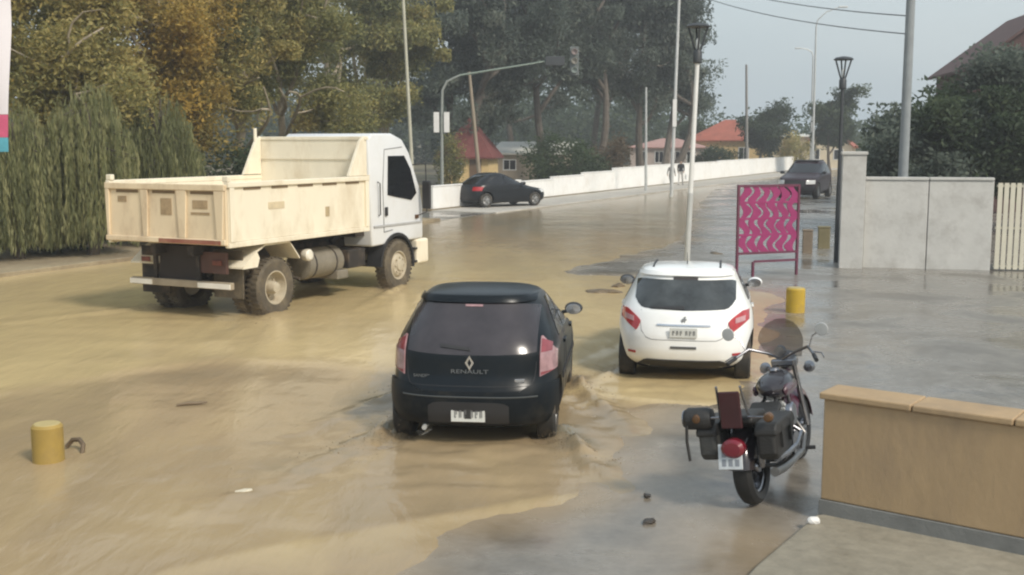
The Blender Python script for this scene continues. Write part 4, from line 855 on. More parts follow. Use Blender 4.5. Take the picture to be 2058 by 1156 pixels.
# ---- parked dark hatchback across the junction
K2 = [(.18, .2, 3.85, .78), (.27, .05, 3.98, .84), (.45, .0, 4.02, .868), (.62, .02, 4.0, .87), (.72, .05, 3.8, .87), (.82, .08, 3.3, .86), (.92, .14, 2.95, .84), (1.02, .28, 2.68, .79), (1.15, .48, 2.4, .73), (1.28, .72, 2.1, .67), (1.37, .95, 1.85, .60), (1.41, 1.1, 1.7, .5), (1.43, 1.25, 1.55, .3)]
PK = mat('black_grey_paint', (.012, .014, .017), .3, spec=.35, var=.15)
a = G(957, 420); b_ = G(1065, 415.5); hd = math.degrees(math.atan2(b_.x - a.x, b_.y - a.y)); hh = R(hd)
px_ = a.x + .35 - .78 * math.cos(hh) - .65 * math.sin(hh); py_ = a.y + .78 * math.sin(hh) - .65 * math.cos(hh)
root, S = car('parked_hatchback', 'black hatchback parked by the white wall across the junction', (px_, py_, hd, .06), K2, PK, (.65, 3.2), .30, .19, ALLOY, .755); root.scale = (1.1, 1.1, 1.1)
for sg in (-1, 1):
    f = 'right' if sg > 0 else 'left'
    k = MB(); S.panel(k, f, .80, 1.55, lambda y: .95, lambda y: min(1.34, .98 + (y - .7) * .55), 10, 5, .004); k.build('side_window', GLASS, root, smooth=True)
    k = MB(); S.panel(k, f, 1.62, 2.62, .945, lambda y: min(1.34, .95 + (2.72 - y) * .62), 12, 5, .004); k.build('side_window', GLASS, root, smooth=True)
    k = MB(); S.panel(k, 'rear', *sorted((sg * .55, sg * .82)), .70, .86, 8, 4, .01); k.build('tail_light', LAMP_RED, root, smooth=True)
    k = MB(); S.panel(k, 'front', *sorted((sg * .45, sg * .8)), .58, .70, 8, 4, .008); k.build('headlight', LAMP_WHITE, root, smooth=True)
    mirror(root, S, 2.5, .92, PK, sg)
k = MB(); S.panel(k, 'rear', -.58, .58, .95, 1.33, 16, 6, .004); k.build('rear_window', GLASS, root, smooth=True)
k = MB(); S.panel(k, 'front', -.6, .6, .96, 1.33, 16, 6, .004); k.build('windscreen', GLASS, root, smooth=True)
# ---- oncoming dark maroon utility car
K3 = [(.28, .2, 4.25, .82), (.38, .05, 4.4, .88), (.6, .0, 4.45, .91), (.85, .02, 4.42, .915), (.98, .05, 4.2, .91), (1.08, .08, 3.6, .90), (1.16, .12, 3.25, .875), (1.3, .22, 3.0, .83), (1.5, .4, 2.65, .76), (1.66, .55, 2.35, .70), (1.73, .75, 2.1, .62), (1.76, 1.0, 1.8, .4)]
MRN = mat('dark_maroon_paint', (.020, .006, .010), .3, spec=.25, var=.15)
a = G(1626, 397); hd = 207
root, S = car('utility_car', 'dark maroon utility car with black roof coming down the road', (a.x + 2.2 * .39, a.y + 2.2 * .92, hd, .02), K3, MRN, (.8, 3.5), .36, .24, ALLOY, .80); root.scale = (1.15, 1.15, 1.15)
k = MB(); S.panel(k, 'front', -.68, .68, 1.2, 1.62, 16, 6, .004); k.build('windscreen', GLASS, root, smooth=True)
k = MB(); S.panel(k, 'rear', -.66, .66, 1.2, 1.6, 16, 6, .004); k.build('rear_window', GLASS, root, smooth=True)
k = MB(); k.box(-.56, .56, .8, 2.2, 1.72, 1.78); k.build('roof_panel', BLACK, root, bevel=.03)
k = MB(); S.panel(k, 'front', -.45, .45, .62, .86, 12, 4, .01); k.build('grille', BLACK, root, smooth=True)
k = MB(); S.panel(k, 'front', -.80, .80, .40, .60, 16, 4, .03, .05); k.build('front_bumper', BLACK, root, smooth=True)
for sg in (-1, 1):
    f = 'right' if sg > 0 else 'left'
    k = MB(); S.panel(k, f, .65, 1.6, 1.17, 1.62, 8, 5, .004); k.build('side_window', GLASS, root, smooth=True)
    k = MB(); S.panel(k, f, 1.68, 2.85, 1.17, lambda y: min(1.62, 1.18 + (2.95 - y) * .75), 10, 5, .004); k.build('side_window', GLASS, root, smooth=True)
    k = MB(); S.panel(k, 'front', *sorted((sg * .50, sg * .84)), .70, .88, 8, 4, .012); k.build('headlight', LAMP_WHITE, root, smooth=True)
    k = MB(); S.panel(k, 'rear', *sorted((sg * .65, sg * .86)), .80, 1.08, 8, 4, .01); k.build('tail_light', LAMP_RED, root, smooth=True)
    mirror(root, S, 2.75, 1.14, BLACK, sg)

# ---- dump truck
BEDM = mat('cream_dump_paint', (.82, .75, .60), .55, var=.06, vs_=1.5, dirt=(.52, .41, .26), dirt_amt=.6, dirt_scale=1.7, stretch=(1, 1, .45))
BEDT = mat('cream_tailgate_paint', (.73, .60, .415), .6, var=.10, vs_=1.5, dirt=(.42, .29, .18), dirt_amt=.75, dirt_scale=2.0, stretch=(1, 1, .4))
CABM = mat('pale_cab_paint', (.70, .71, .72), .35, coat=.3, var=.03, dirt=(.56, .54, .48), dirt_amt=.3)
CHAS = mat('muddy_chassis', (.035, .029, .025), .8, var=.3, dirt=(.17, .12, .075), dirt_amt=.7, dirt_scale=3)
TANK = mat('dusty_tank', (.22, .195, .15), .6, var=.2, dirt=(.12, .10, .07))
RUST = mat('rust_red_paint', (.30, .11, .07), .7, var=.25, dirt=(.40, .28, .18), dirt_amt=.6)
STICK = mat('faded_brown_stencil', (.36, .26, .15), .7, var=.25, vs_=9)
tx, ty, th = CARS['truck']; T = empty('dump_truck', (tx, ty, -.06), th, 'cream dump truck with a pale cab driving through the muddy water', 'truck')
BW, ZB, ZT, BL = 1.32, 1.43, 2.42, 4.15
bed = MB(); bed.box(-BW + .06, BW - .06, .02, BL - .06, ZB, ZB + .08)
bed.build('bed_floor', BEDM, T)
for sg in (-1, 1):
    a, b_ = sorted((sg * BW, sg * (BW - .055))); sd_ = MB().box(a, b_, .03, BL, ZB, ZT - .09).build('bed_side', BEDM, T, bevel=.008)
    a, b_ = sorted((sg * (BW + .045), sg * (BW - .06))); MB().box(a, b_, .0, BL, ZT - .088, ZT).build('top_rail', BEDM, sd_, bevel=.012)
    a, b_ = sorted((sg * (BW + .03), sg * (BW - .06))); MB().box(a, b_, .0, BL, ZB - .09, ZB - .002).build('bottom_rail', BEDM, sd_, bevel=.01)
    for yy in (.04, BL - .13): 
        a, b_ = sorted((sg * (BW + .002), sg * (BW + .042))); MB().box(a, b_, yy, yy + .11, ZB, ZT - .09).build('corner_post', BEDM, sd_, bevel=.008)
    for i in range(5):
        y0 = .42 + i * .74; a, b_ = sorted((sg * (BW + .001), sg * (BW + .012))); MB().box(a, b_, y0, y0 + .44, ZT - .135, ZT - .095).build('slot', mat('shadow_brown', (.20, .14, .08), .8), sd_)
    MB().box(*sorted((sg * (BW + .001), sg * (BW + .008))), 1.06, 1.5, ZB + .5, ZB + .62).build('worn_patch', mat('faint_stencil', (.62, .52, .35), .7, var=.12, vs_=9), sd_)
    MB().box(*sorted((sg * (BW + .001), sg * (BW + .010))), 2.72, 2.84, ZB + .28, ZB + .46).build('marker', mat('faded_marker', (.42, .33, .20), .7, var=.2, vs_=9), sd_)
    for yy in (.0, BL - .05): MB().box(*sorted((sg * (BW - .09), sg * (BW + .03))), yy, yy + .09, ZT + .002, ZT + .10 if yy == 0 else ZT + .02).build('lug', BEDM, sd_, bevel=.015)
tg = MB().box(-BW + .004, BW - .004, -.03, .02, ZB - .05, ZT - .04).build('tailgate', BEDT, T, bevel=.008)
MB().box(-BW, BW, -.075, -.032, ZT - .14, ZT - .035).build('tailgate_rail', BEDT, tg, bevel=.012)
MB().box(-BW, BW, -.085, -.032, ZB - .04, ZB + .05).build('tailgate_rail', BEDT, tg, bevel=.012)
MB().box(-.10, BW - .08, -.092, -.0865, ZB - .035, ZB + .035).build('red_strip', RUST, tg)
for xx, wd in ((-BW + .05, .09), (-.42, .16), (.40, .22), (BW - .12, .2)):
    k = MB(); k.add([(xx + a * wd * (.6 if z < 2 else 1), y, z) for y in (-.07, -.032) for a, z in ((-.5, ZB + .052), (.5, ZB + .052), (.5, ZT - .142), (-.5, ZT - .142))], [(0, 1, 2, 3), (4, 7, 6, 5), (0, 4, 5, 1), (1, 5, 6, 2), (2, 6, 7, 3), (3, 7, 4, 0)]); k.build('tailgate_rib', BEDT, tg, bevel=.008)
for x0, x1, z0, z1 in ((-.08, .16, 1.86, 2.14), (.58, .98, 1.88, 1.92), (.62, .94, 1.98, 2.12), (-1.05, -.85, 2.06, 2.16)): MB().box(x0, x1, -.038, -.031, z0, z1).build('stencil', STICK, tg)
for x0 in (-1.08, -.26, .58): MB().box(x0, x0 + .5, -.036, -.0315, ZT - .20, ZT - .15).build('slot', mat('shadow_brown', (.20, .14, .08), .8), tg)
hb = MB().box(-BW + .03, BW - .03, BL - .05, BL + .02, ZB, 3.12).build('headboard', BEDM, T, bevel=.01)
MB().box(-BW + .0, BW - .0, BL - .07, BL + .04, 3.122, 3.19).build('headboard_rail', BEDM, hb, bevel=.01)
MB().box(-BW + .05, BW - .05, BL - .075, BL - .052, 2.74, 2.78).build('headboard_crease', BEDM, hb)
for sg in (-1, 1): MB().prism([(BL - .06, ZT + .012), (BL - .62, ZT + .012), (BL - .22, 3.1), (BL - .06, 3.2)], *sorted((sg * (BW - .02), sg * (BW - .08))), 'x').build('gusset', BEDM, hb, bevel=.006)
MB().tube([(-BW + .05, BL - .2, 3.05), (-BW + .05, BL - .2, 3.36)], .035, 8).build('corner_pin', BEDM, hb)
# chassis
ch = MB()
for sg in (-1, 1): ch.box(*sorted((sg * .36, sg * .46)), .35, 6.3, .92, 1.16)
for yy in (.6, 2.2, 3.3, 4.6): ch.box(-.355, .355, yy, yy + .1, .96, 1.12)
chs = ch.build('chassis_frame', CHAS, T, bevel=.01)
sub = MB()
for sg in (-1, 1): sub.box(*sorted((sg * .34, sg * .48)), .1, BL, 1.165, 1.335)
sub.build('subframe', CHAS, T, bevel=.01)
for yy in (.5, 1.5, 2.5, 3.5): MB().box(-BW + .1, BW - .1, yy, yy + .08, 1.338, 1.428).build('cross_bearer', CHAS, T)
MB().box(-1.12, 1.12, .26, .36, .60, .72).build('rear_bumper_bar', mat('dirty_bumper_bar', (.34, .28, .20), .7, var=.2), T, bevel=.01)
for a, b_ in ((-1.12, -.62), (.42, 1.12)): MB().box(a, b_, .235, .258, .615, .70).build('reflector_strip', mat('dirty_white_strip', (.78, .74, .66), .5, var=.1), T)
for a, b_ in ((-.62, -.55), (.35, .42)): MB().box(a, b_, .3, .36, .70, 1.2).build('bumper_bracket', CHAS, T)
for sg in (-1, 1): MB().box(*sorted((sg * .50, sg * 1.14)), .56, .585, .42, 1.25).build('mudflap', MUDRUB if sg > 0 else CHAS, T)
MB().box(-.50, .34, .34, .39, .72, 1.30).build('rear_panel', mat('dark_rear_panel', (.03, .022, .018), .8), T)
MB().box(.36, .98, .33, .39, .86, 1.22).build('lamp_board', mat('red_brown_board', (.10, .05, .04), .7, var=.2), T)
for sg in (-1, 1): MB().box(*sorted((sg * .70, sg * .90)), .30, .325, 1.0, 1.09).build('tail_lamp', mat('muddy_red_lens', (.16, .045, .03), .5, var=.3, vs_=9), T, bevel=.01)
RW, FW = 1.36, 5.46; TR = .53
MB().tube([(-.9, RW, TR), (.9, RW, TR)], .09, 10).build('rear_axle', CHAS, T, smooth=True); MB().lathe([(.001, -.24), (.17, -.2), (.2, 0), (.17, .2), (.001, .24)], 16, 'x', (0, RW, TR)).build('differential', CHAS, T, smooth=True)
MB().tube([(-.9, FW, TR), (.9, FW, TR)], .07, 10).build('front_axle', CHAS, T, smooth=True)
RIMT = mat('dirty_truck_rim', (.50, .44, .33), .6, var=.15, dirt=(.28, .21, .13), dirt_amt=.7)
def truck_wheel(x, y, sg, dual):
    o = MB().lathe([(TR * .58, -.13), (TR * .88, -.14), (TR * .97, -.11), (TR, -.07), (TR, .07), (TR * .97, .11), (TR * .88, .14), (TR * .58, .13), (TR * .55, .06), (TR * .55, -.06), (TR * .58, -.13)], 40, 'x', cap=False).build('wheel', MUDRUB, T, smooth=True, loc=(x, y, TR))
    k = MB(); R_ = TR * .57
    if dual: k.lathe([(R_, sg * .03), (R_, sg * .125), (R_ * .93, sg * .125), (R_ * .88, sg * .02), (R_ * .8, -sg * .05), (R_ * .4, -sg * .05), (R_ * .36, sg * .08), (R_ * .30, sg * .14), (.001, sg * .15)], 32, 'x', cap=False)
    else: k.lathe([(R_, sg * .03), (R_, sg * .125), (R_ * .93, sg * .125), (R_ * .86, sg * .07), (R_ * .7, sg * .13), (R_ * .42, sg * .14), (R_ * .36, sg * .17), (.001, sg * .18)], 32, 'x', cap=False)
    for i in range(8):
        a = i * math.pi / 4; h = (-.05 if dual else .13) * sg; k.lathe([(.02, h), (.02, h + .04 * sg), (.001, h + .045 * sg)], 6, 'x', (0, .55 * R_ * math.cos(a), .55 * R_ * math.sin(a)), cap=False)
    k.build('rim', RIMT, o, smooth=True)
    tr = MB()
    for i in range(36):
        a = 2 * math.pi * i / 36; M = Matrix.Rotation(a, 4, 'X'); tr.box(-.12, -.015, -.022, .022, TR - .004, TR + .012, 0, M); tr.box(.015, .12, -.022 + .04, .022 + .04, TR - .004, TR + .012, 0, M)
    tr.build('tread', MUDRUB, o); return o
for sg in (-1, 1):
    truck_wheel(sg * 1.08, RW, sg, True); truck_wheel(sg * .76, RW, sg, True); truck_wheel(sg * 1.06, FW, sg, False)
    # angular cream mudguard over the rear wheels
    x0, x1 = sorted((sg * .62, sg * 1.27)); k = MB(); pr = [(.42, .98), (.80, 1.24), (1.02, 1.33), (1.70, 1.33), (1.98, 1.02)]
    k.prism(pr + [(a, b - .03) for a, b in pr[::-1]], x0, x1, 'x'); k.build('rear_mudguard', BEDM, T)
    MB().prism([(.42, .945), (.80, 1.205), (.86, 1.10), (.80, .95)], *sorted((sg * 1.245, sg * 1.268)), 'x').build('mudguard_skirt', BEDM, T)
MB().lathe([(.26, -.55), (.29, -.53), (.29, .53), (.26, .55)], 20, 'y', (.83, 3.05, .80)).build('fuel_tank', TANK, T, smooth=True)
for yy in (2.7, 3.35): MB().lathe([(.297, -.02), (.297, .02)], 20, 'y', (.83, yy, .80)).build('tank_strap', CHAS, T)
MB().box(.5, 1.12, 3.35, 3.72, .45, .62).build('step_box', TANK, T, bevel=.02)
MB().box(.52, 1.10, 3.75, 4.35, .62, .98).build('battery_box', CHAS, T, bevel=.02)
MB().lathe([(.001, 0), (.09, .0), (.11, .05), (.11, .13), (.08, .16), (.001, .17)], 16, 'x', (1.1, 2.32, 1.02)).build('air_filter_cap', mat('filter_white', (.72, .68, .58), .5), T, smooth=True)
MB().lathe([(.2, -.4), (.22, -.38), (.22, .38), (.2, .4)], 18, 'y', (-.83, 3.0, .8)).build('air_tank', TANK, T, smooth=True)
for yy in (2.2, 3.7): MB().tube([(.42, yy, 1.0), (.75, yy, .62), (1.05, yy + .05, .58)], .03, 8).build('bracket', CHAS, T)
MB().tube([(.5, 4.0, 1.1), (.6, 4.3, 1.32), (.6, 4.55, 1.30)], .07, 8).build('intake_duct', BLACK, T, smooth=True)
# cab
def cabx(x, z): return x * (1 - .06 * max(0, (z - 1.9) / 1.1))
prof = [(4.55, .98), (4.50, 2.2), (4.56, 3.14), (4.72, 3.25), (5.45, 3.26), (5.85, 3.14), (6.10, 2.86), (6.46, 2.08), (6.54, 1.7), (6.54, 1.02)]
k = MB(); k.prism(prof, -1.14, 1.14, 'x'); k.v = [(cabx(x, z), y, z) for x, y, z in k.v]; cab = k.build('cab', CABM, T, bevel=.05, seg=3)
cs = [MB().lathe([(.66, sg * .5), (.66, sg * 1.4)], 32, 'x', (0, FW, TR + .02)).build('cutter', BLACK, T) for sg in (-1, 1)]
bpy.context.view_layer.update(); cut(cab, cs)
for sg in (-1, 1):
    x0, x1 = sorted((sg * 1.075, sg * 1.14)); k = MB(); pr = [(5.14, 2.0), (5.24, 2.80), (5.88, 2.80), (6.10, 2.52), (6.28, 2.0), (6.06, 1.86), (5.5, 1.94)]
    k.prism(pr, sg * 1.0, sg * 1.148, 'x'); k.v = [(cabx(x, z), y, z) for x, y, z in k.v]; k.build('door_window', GLASS, cab, bevel=.01)
    MB().tube([(sg * cabx(1.143, z), y, z) for y, z in ((4.98, 1.25), (4.98, 2.2), (5.12, 2.93), (5.8, 2.98))], .009, 6).build('door_seam', mat('seam_grey', (.18, .18, .18), .6), cab)
    MB().tube([(sg * 1.143, y, z) for y, z in ((4.98, 1.25), (5.3, 1.28))], .009, 6).build('door_seam', mat('seam_grey', (.18, .18, .18), .6), cab)
    MB().box(*sorted((sg * 1.14, sg * 1.156)), 4.6, 6.45, 1.36, 1.40).build('side_trim', mat('pale_trim', (.42, .42, .42), .5), cab)
    MB().tube([(sg * 1.15, 4.78, 1.6), (sg * 1.19, 4.78, 1.62), (sg * 1.19, 4.78, 2.25), (sg * 1.13, 4.78, 2.28)], .014, 6).build('grab_handle', BLACK, cab)
    MB().box(*sorted((sg * 1.14, sg * 1.165)), 6.2, 6.32, 1.46, 1.54).build('side_indicator', mat('smoked_amber_lens', (.10, .05, .02), .25), cab)
    for z_ in (.52, .80): MB().box(*sorted((sg * .9, sg * 1.17)), 6.08, 6.24, z_, z_ + .04).build('cab_step', BLACK, T)
    MB().box(*sorted((sg * 1.142, sg * 1.175)), 5.02, 5.10, 1.58, 1.76).build('door_handle', BLACK, cab, bevel=.01)
    # arch lip, bumper corner and step
    k = MB(); N = 14; pts = [(FW + .66 * math.cos(R(180 - i * 190 / N)), TR + .02 + .66 * math.sin(R(180 - i * 190 / N))) for i in range(N + 1)]; pin = [(FW + .60 * math.cos(R(180 - i * 190 / N)), TR + .02 + .60 * math.sin(R(180 - i * 190 / N))) for i in range(N + 1)]
    k.prism(pts + pin[::-1], *sorted((sg * .82, sg * 1.17)), 'x'); k.build('wheel_arch', BLACK, T, smooth=True)
    MB().tube([(sg * 1.08, 6.2, 2.6), (sg * 1.32, 6.36, 2.62), (sg * 1.34, 6.36, 1.6), (sg * 1.12, 6.38, 1.52)], .014, 6).build('mirror_bracket', BLACK, T)
    MB().box(*sorted((sg * 1.24, sg * 1.44)), 6.32, 6.40, 1.66, 2.26).build('mirror', BLACK, T, bevel=.03)
MB().box(-1.18, 1.18, 6.22, 6.70, .48, 1.01).build('front_bumper', BEDM, T, bevel=.05, seg=3)
k = MB(); k.add([(x, y, z) for x in (-1.0, 1.0) for y, z in ((6.16, 2.76), (6.45, 2.12), (6.47, 2.13), (6.18, 2.77))], [(0, 1, 2, 3), (4, 7, 6, 5), (0, 4, 5, 1), (3, 2, 6, 7), (0, 3, 7, 4), (1, 5, 6, 2)]); k.build('windscreen', GLASS, cab)
MB().box(-.8, .8, 4.46, 4.52, 2.1, 2.7).build('rear_cab_window', GLASS, cab)
for sg in (-1, 1): MB().box(*sorted((sg * .72, sg * 1.05)), 6.69, 6.72, .66, .86).build('headlight', LAMP_WHITE, T, bevel=.02)
MB().box(-.8, .8, 6.53, 6.56, 1.2, 1.62).build('grille', BLACK, cab, bevel=.02)
MB().box(-.95, .95, 4.2, 4.6, 1.20, 1.4).build('cab_mount', CHAS, T)
MB().box(-.6, .6, 4.7, 6.0, .75, 1.2).build('engine', CHAS, T, bevel=.03)

# ================================================================== MOTORCYCLE
a = G(1519, 1012, .03); hd = 28.0
B = empty('motorcycle', (a.x, a.y, .03), hd, 'black cruiser motorcycle with windshield and saddlebags parked by the tan wall', 'motorcycle')
B.scale = (.98, 1.0, 1.0); B.rotation_euler = (Matrix.Rotation(-R(hd), 3, 'Z') @ Matrix.Rotation(-R(8), 3, 'Y')).to_euler()
BCHR = mat('worn_chrome', (.30, .30, .32), .24, metal=1, var=.2, vs_=12)
BPT = mat('black_bike_paint', (.018, .014, .018), .18, coat=.6, var=.15)
MRT = mat('wine_bike_paint', (.06, .014, .028), .2, coat=.6, var=.15)
LEA = mat('black_leather', (.022, .021, .02), .55, var=.25, bump=.3, bs=60)
LEG = mat('grey_leather', (.05, .05, .047), .65, var=.2, bump=.3, bs=50)
def bike_wheel(y, r, w):
    o = MB().lathe([(r * .68, -w * .42), (r * .85, -w / 2), (r * .96, -w * .32), (r, 0), (r * .96, w * .32), (r * .85, w / 2), (r * .68, w * .42), (r * .66, 0), (r * .68, -w * .42)], 36, 'x', cap=False).build('wheel', mat('black_wet_rubber', (.014, .014, .014), .6, var=.2), B, smooth=True, loc=(0, y, r))
    k = MB(); R_ = r * .67; k.lathe([(R_, -w * .3), (R_, w * .3), (R_ * .92, w * .25), (R_ * .92, -w * .25), (R_, -w * .3)], 30, 'x', cap=False)
    for i in range(20):
        t = 2 * math.pi * i / 20; k.tube([((.04 if i % 2 else -.04), .05 * math.cos(t + .3), .05 * math.sin(t + .3)), (0, R_ * .94 * math.cos(t), R_ * .94 * math.sin(t))], .004, 4)
    k.lathe([(.05, -.07), (.06, -.05), (.06, .05), (.05, .07)], 14, 'x'); k.build('rim', BCHR, o, smooth=True)
bike_wheel(0, .32, .16); bike_wheel(1.55, .33, .11)
def fender(name, y, r, w, a0, a1, m, th=.008):
    k = MB(); N = 18; P = []; Nn = []
    for i in range(N + 1):
        t = R(a0 + (a1 - a0) * i / N); P.append([]); Nn.append([])
        for j in range(9):
            u = (j / 8 - .5) * 2; rr = r - .05 * u * u * u * u - .035 * u * u; P[-1].append(Vector((u * w / 2, y + rr * math.cos(t), .32 + rr * math.sin(t)))); Nn[-1].append(Vector((u * .5, math.cos(t), math.sin(t))).normalized())
    return k.sheet(P, Nn, 0, th).build(name, m, B, smooth=True)
fender('rear_fender', 0, .375, .23, 20, 172, BPT); fender('front_fender', 1.55, .375, .16, 5, 150, MRT)
# red back panel with lamp and plate
sis = MB().box(-.09, .09, -.40, -.375, .72, 1.02).build('backrest_panel', mat('dark_red_panel', (.045, .010, .012), .4, var=.2), B, bevel=.02)
for sg in (-1, 1): MB().tube([(sg * .12, -.05, .55), (sg * .12, -.30, .80), (sg * .10, -.385, 1.06)], .011, 8).build('sissy_bar', BCHR, B, smooth=True)
MB().lathe([(.001, -.05), (.06, -.045), (.085, -.02), (.09, .03), (.08, .05)], 18, 'y', (0, -.42, .63)).build('tail_lamp', mat('bike_red_lens', (.16, .008, .018), .2, coat=.5), B, smooth=True).scale = (1.15, 1, .9)
pl = MB().box(-.10, .10, -.008, .008, -.10, .10).build('number_plate', mat('plate_grey_white', (.55, .58, .60), .35, var=.15, vs_=12), B, bevel=.004, loc=(-.03, -.425, .50)); pl.rotation_euler = (R(-12), 0, 0)
MB().box(-.03, .03, -.41, -.30, .50, .56).build('plate_bracket', BLACK, B)
for i in range(3): MB().box(-.07 + i * .055, -.035 + i * .055, -.0105, -.0085, -.005, .055).build('character', mat('grey_ink', (.22, .24, .27), .5), pl)
for i in range(3): MB().box(-.07 + i * .055, -.035 + i * .055, -.0105, -.0085, -.075, -.02).build('character', mat('grey_ink', (.22, .24, .27), .5), pl)
for sg in (-1, 1):
    k = MB(); pr = [(-.30, .44), (-.34, .50), (-.34, .68), (-.28, .73), (.16, .73), (.22, .68), (.20, .50), (.12, .44)]
    bg_ = k.prism(pr, sg * .17, sg * (.32 if sg < 0 else .33), 'x'); bo = k.build('saddlebag', LEG if sg < 0 else LEA, B, bevel=.03, seg=3)
    k = MB(); k.prism([(-.35, .64), (-.35, .69), (-.29, .745), (.17, .745), (.23, .69), (.23, .64)], sg * .16, sg * (.335 if sg < 0 else .35), 'x'); k.build('bag_lid', LEA, bo, bevel=.02)
    for y_ in (-.2, .06): MB().box(*sorted((sg * .318, sg * (.342 if sg < 0 else .352))), y_, y_ + .03, .52, .70).build('bag_strap', LEA, bo)
    MB().lathe([(.001, -.045), (.03, -.04), (.042, -.01), (.036, .03), (.012, .045)], 14, 'y', (sg * .30, -.36, .80)).build('turn_signal', mat('smoked_amber_lens', (.10, .05, .02), .25), B, smooth=True)
    MB().tube([(sg * .12, -.33, .80), (sg * .30, -.36, .80)], .010, 6).build('signal_stalk', BCHR, B)
    MB().tube([(sg * .10, -.02, .32), (sg * .13, -.05, .55), (sg * .12, .02, .74)], [.03, .026, .02], 10).build('rear_shock', BCHR, B, smooth=True)
MB().lathe([(.001, -.12), (.075, -.115), (.09, -.095), (.09, .08), (.075, .11), (.001, .115)], 18, 'x', (-.30, -.30, .79)).build('bedroll', LEA, B, smooth=True)
MB().lathe([(.072, -.012), (.072, .0), (.001, .002)], 18, 'x', (-.421, -.30, .79)).build('bedroll_end', BCHR, B, smooth=True)
MB().tube([(-.39, -.38, .75), (-.40, -.39, .62), (-.39, -.39, .46)], .014, 6).build('loose_strap', LEA, B)
# seat, tank, engine, frame
k = MB(); k.prism([(-.30, .74), (-.28, .80), (-.05, .80), (.10, .78), (.25, .68), (.45, .66), (.62, .74), (.62, .68), (.3, .60), (-.1, .66)], -.14, .14, 'x'); k.build('seat', LEA, B, bevel=.045, seg=3)
k = MB(); k.lathe([(.001, -.30), (.06, -.28), (.13, -.18), (.16, -.02), (.165, .12), (.13, .24), (.06, .30), (.001, .31)], 24, 'y', (0, .92, .80)); k.v = [(x, y, .80 + (z - .80) * .78 + .02) for x, y, z in k.v]; tk = k.build('fuel_tank', BPT, B, smooth=True)
MB().lathe([(.045, 0), (.05, .01), (.045, .03), (.001, .035)], 16, 'z', (0, .95, .945)).build('fuel_cap', BCHR, tk, smooth=True)
for sg in (-1, 1):
    k = MB(); k.lathe([(.001, -.2), (.05, -.17), (.07, 0), (.05, .17), (.001, .2)], 12, 'y', (sg * .135, .93, .80)); k.v = [(sg * .135 + (x - sg * .135) * .5, y, .8 + (z - .8) * .9) for x, y, z in k.v]; k.build('tank_side_panel', MRT, tk, smooth=True)
eng = MB().box(-.15, .15, .48, .98, .22, .46).build('engine', mat('engine_black', (.035, .035, .036), .4, metal=.3, var=.2), B, bevel=.04, seg=3)
for dy, ang in ((.60, -24), (.86, 24)):
    M = Matrix.Translation((0, dy, .44)) @ Matrix.Rotation(R(-ang), 4, 'X'); k = MB()
    for i in range(7): s_ = .085 - .004 * (i % 2); k.box(-s_, s_, -s_, s_, i * .032, i * .032 + .016, 0, M)
    k.box(-.06, .06, -.06, .06, -.03, .24, 0, M); k.build('cylinder_fins', GALV, eng)
MB().lathe([(.001, 0), (.10, .005), (.115, .02), (.115, .06)], 18, 'x', (.15, .70, .34)).build('engine_cover', BCHR, eng, smooth=True)
MB().lathe([(.001, .06), (.09, .055), (.105, .04), (.105, .0)], 18, 'x', (.155, .73, .60)).build('air_cleaner', BCHR, eng, smooth=True)
MB().tube([(.12, .98, .50), (.2, 1.02, .36), (.21, .85, .24), (.20, .5, .23), (.21, .2, .25), (.21, -.05, .28)], [.026, .026, .028, .034, .038, .04], 14).build('exhaust_pipe', mat('worn_exhaust', (.22, .21, .20), .3, metal=.9, var=.2), B, smooth=True)
MB().tube([(.10, .86, .48), (.2, .9, .40), (.20, .7, .33), (.20, .4, .33), (.20, .1, .36)], [.024, .024, .026, .03, .034], 12).build('exhaust_pipe', BCHR, B, smooth=True)
fr = MB()
for sg in (-1, 1):
    fr.tube([(sg * .10, 0, .32), (sg * .12, .35, .24), (sg * .12, 1.0, .18), (sg * .08, 1.15, .45), (0, 1.22, .86)], .018, 8); fr.tube([(sg * .1, 0, .34), (sg * .10, .3, .6), (0, 1.2, .86)], .016, 8)
fr.build('frame', BLACK, B, smooth=True)
for sg in (-1, 1):
    MB().tube([(sg * .095, 1.55, .33), (sg * .095, 1.42, .62), (sg * .095, 1.28, .98)], [.028, .026, .022], 12).build('fork_leg', BCHR, B, smooth=True)
    MB().tube([(0, 1.26, 1.0), (sg * .12, 1.24, 1.06), (sg * .28, 1.16, 1.12), (sg * .38, .98, 1.06)], .013, 10).build('handlebar', BCHR, B, smooth=True)
    MB().tube([(sg * .365, 1.01, 1.067), (sg * .415, .89, 1.035)], .019, 10).build('grip', BLACK, B, smooth=True)
    MB().tube([(sg * .33, 1.09, 1.085), (sg * .42, 1.08, 1.07), (sg * .46, .98, 1.045)], .006, 6).build('lever', BCHR, B)
    m_ = MB().tube([(sg * .30, 1.12, 1.12), (sg * .34, 1.12, 1.22), (sg * .42, 1.10, 1.27)], .007, 6).build('mirror', BCHR, B, smooth=True)
    k = MB(); k.lathe([(.001, .02), (.05, .015), (.06, .0), (.055, -.01), (.001, -.012)], 16, 'y', (sg * .44, 1.09, 1.28)); k.build('mirror_head', mat('bike_mirror_glass', (.40, .41, .41), .2), m_, smooth=True)
MB().lathe([(.001, -.10), (.06, -.09), (.095, -.03), (.10, .04), (.095, .05), (.001, .06)], 20, 'y', (0, 1.40, .96)).build('headlamp', BCHR, B, smooth=True)
MB().box(-.11, .11, 1.25, 1.31, .93, 1.0).build('triple_clamp', BCHR, B, bevel=.015)
MB().lathe([(.001, -.03), (.05, -.028), (.055, .03), (.04, .05)], 16, 'y', (0, 1.22, 1.08)).build('speedometer', BCHR, B, smooth=True)
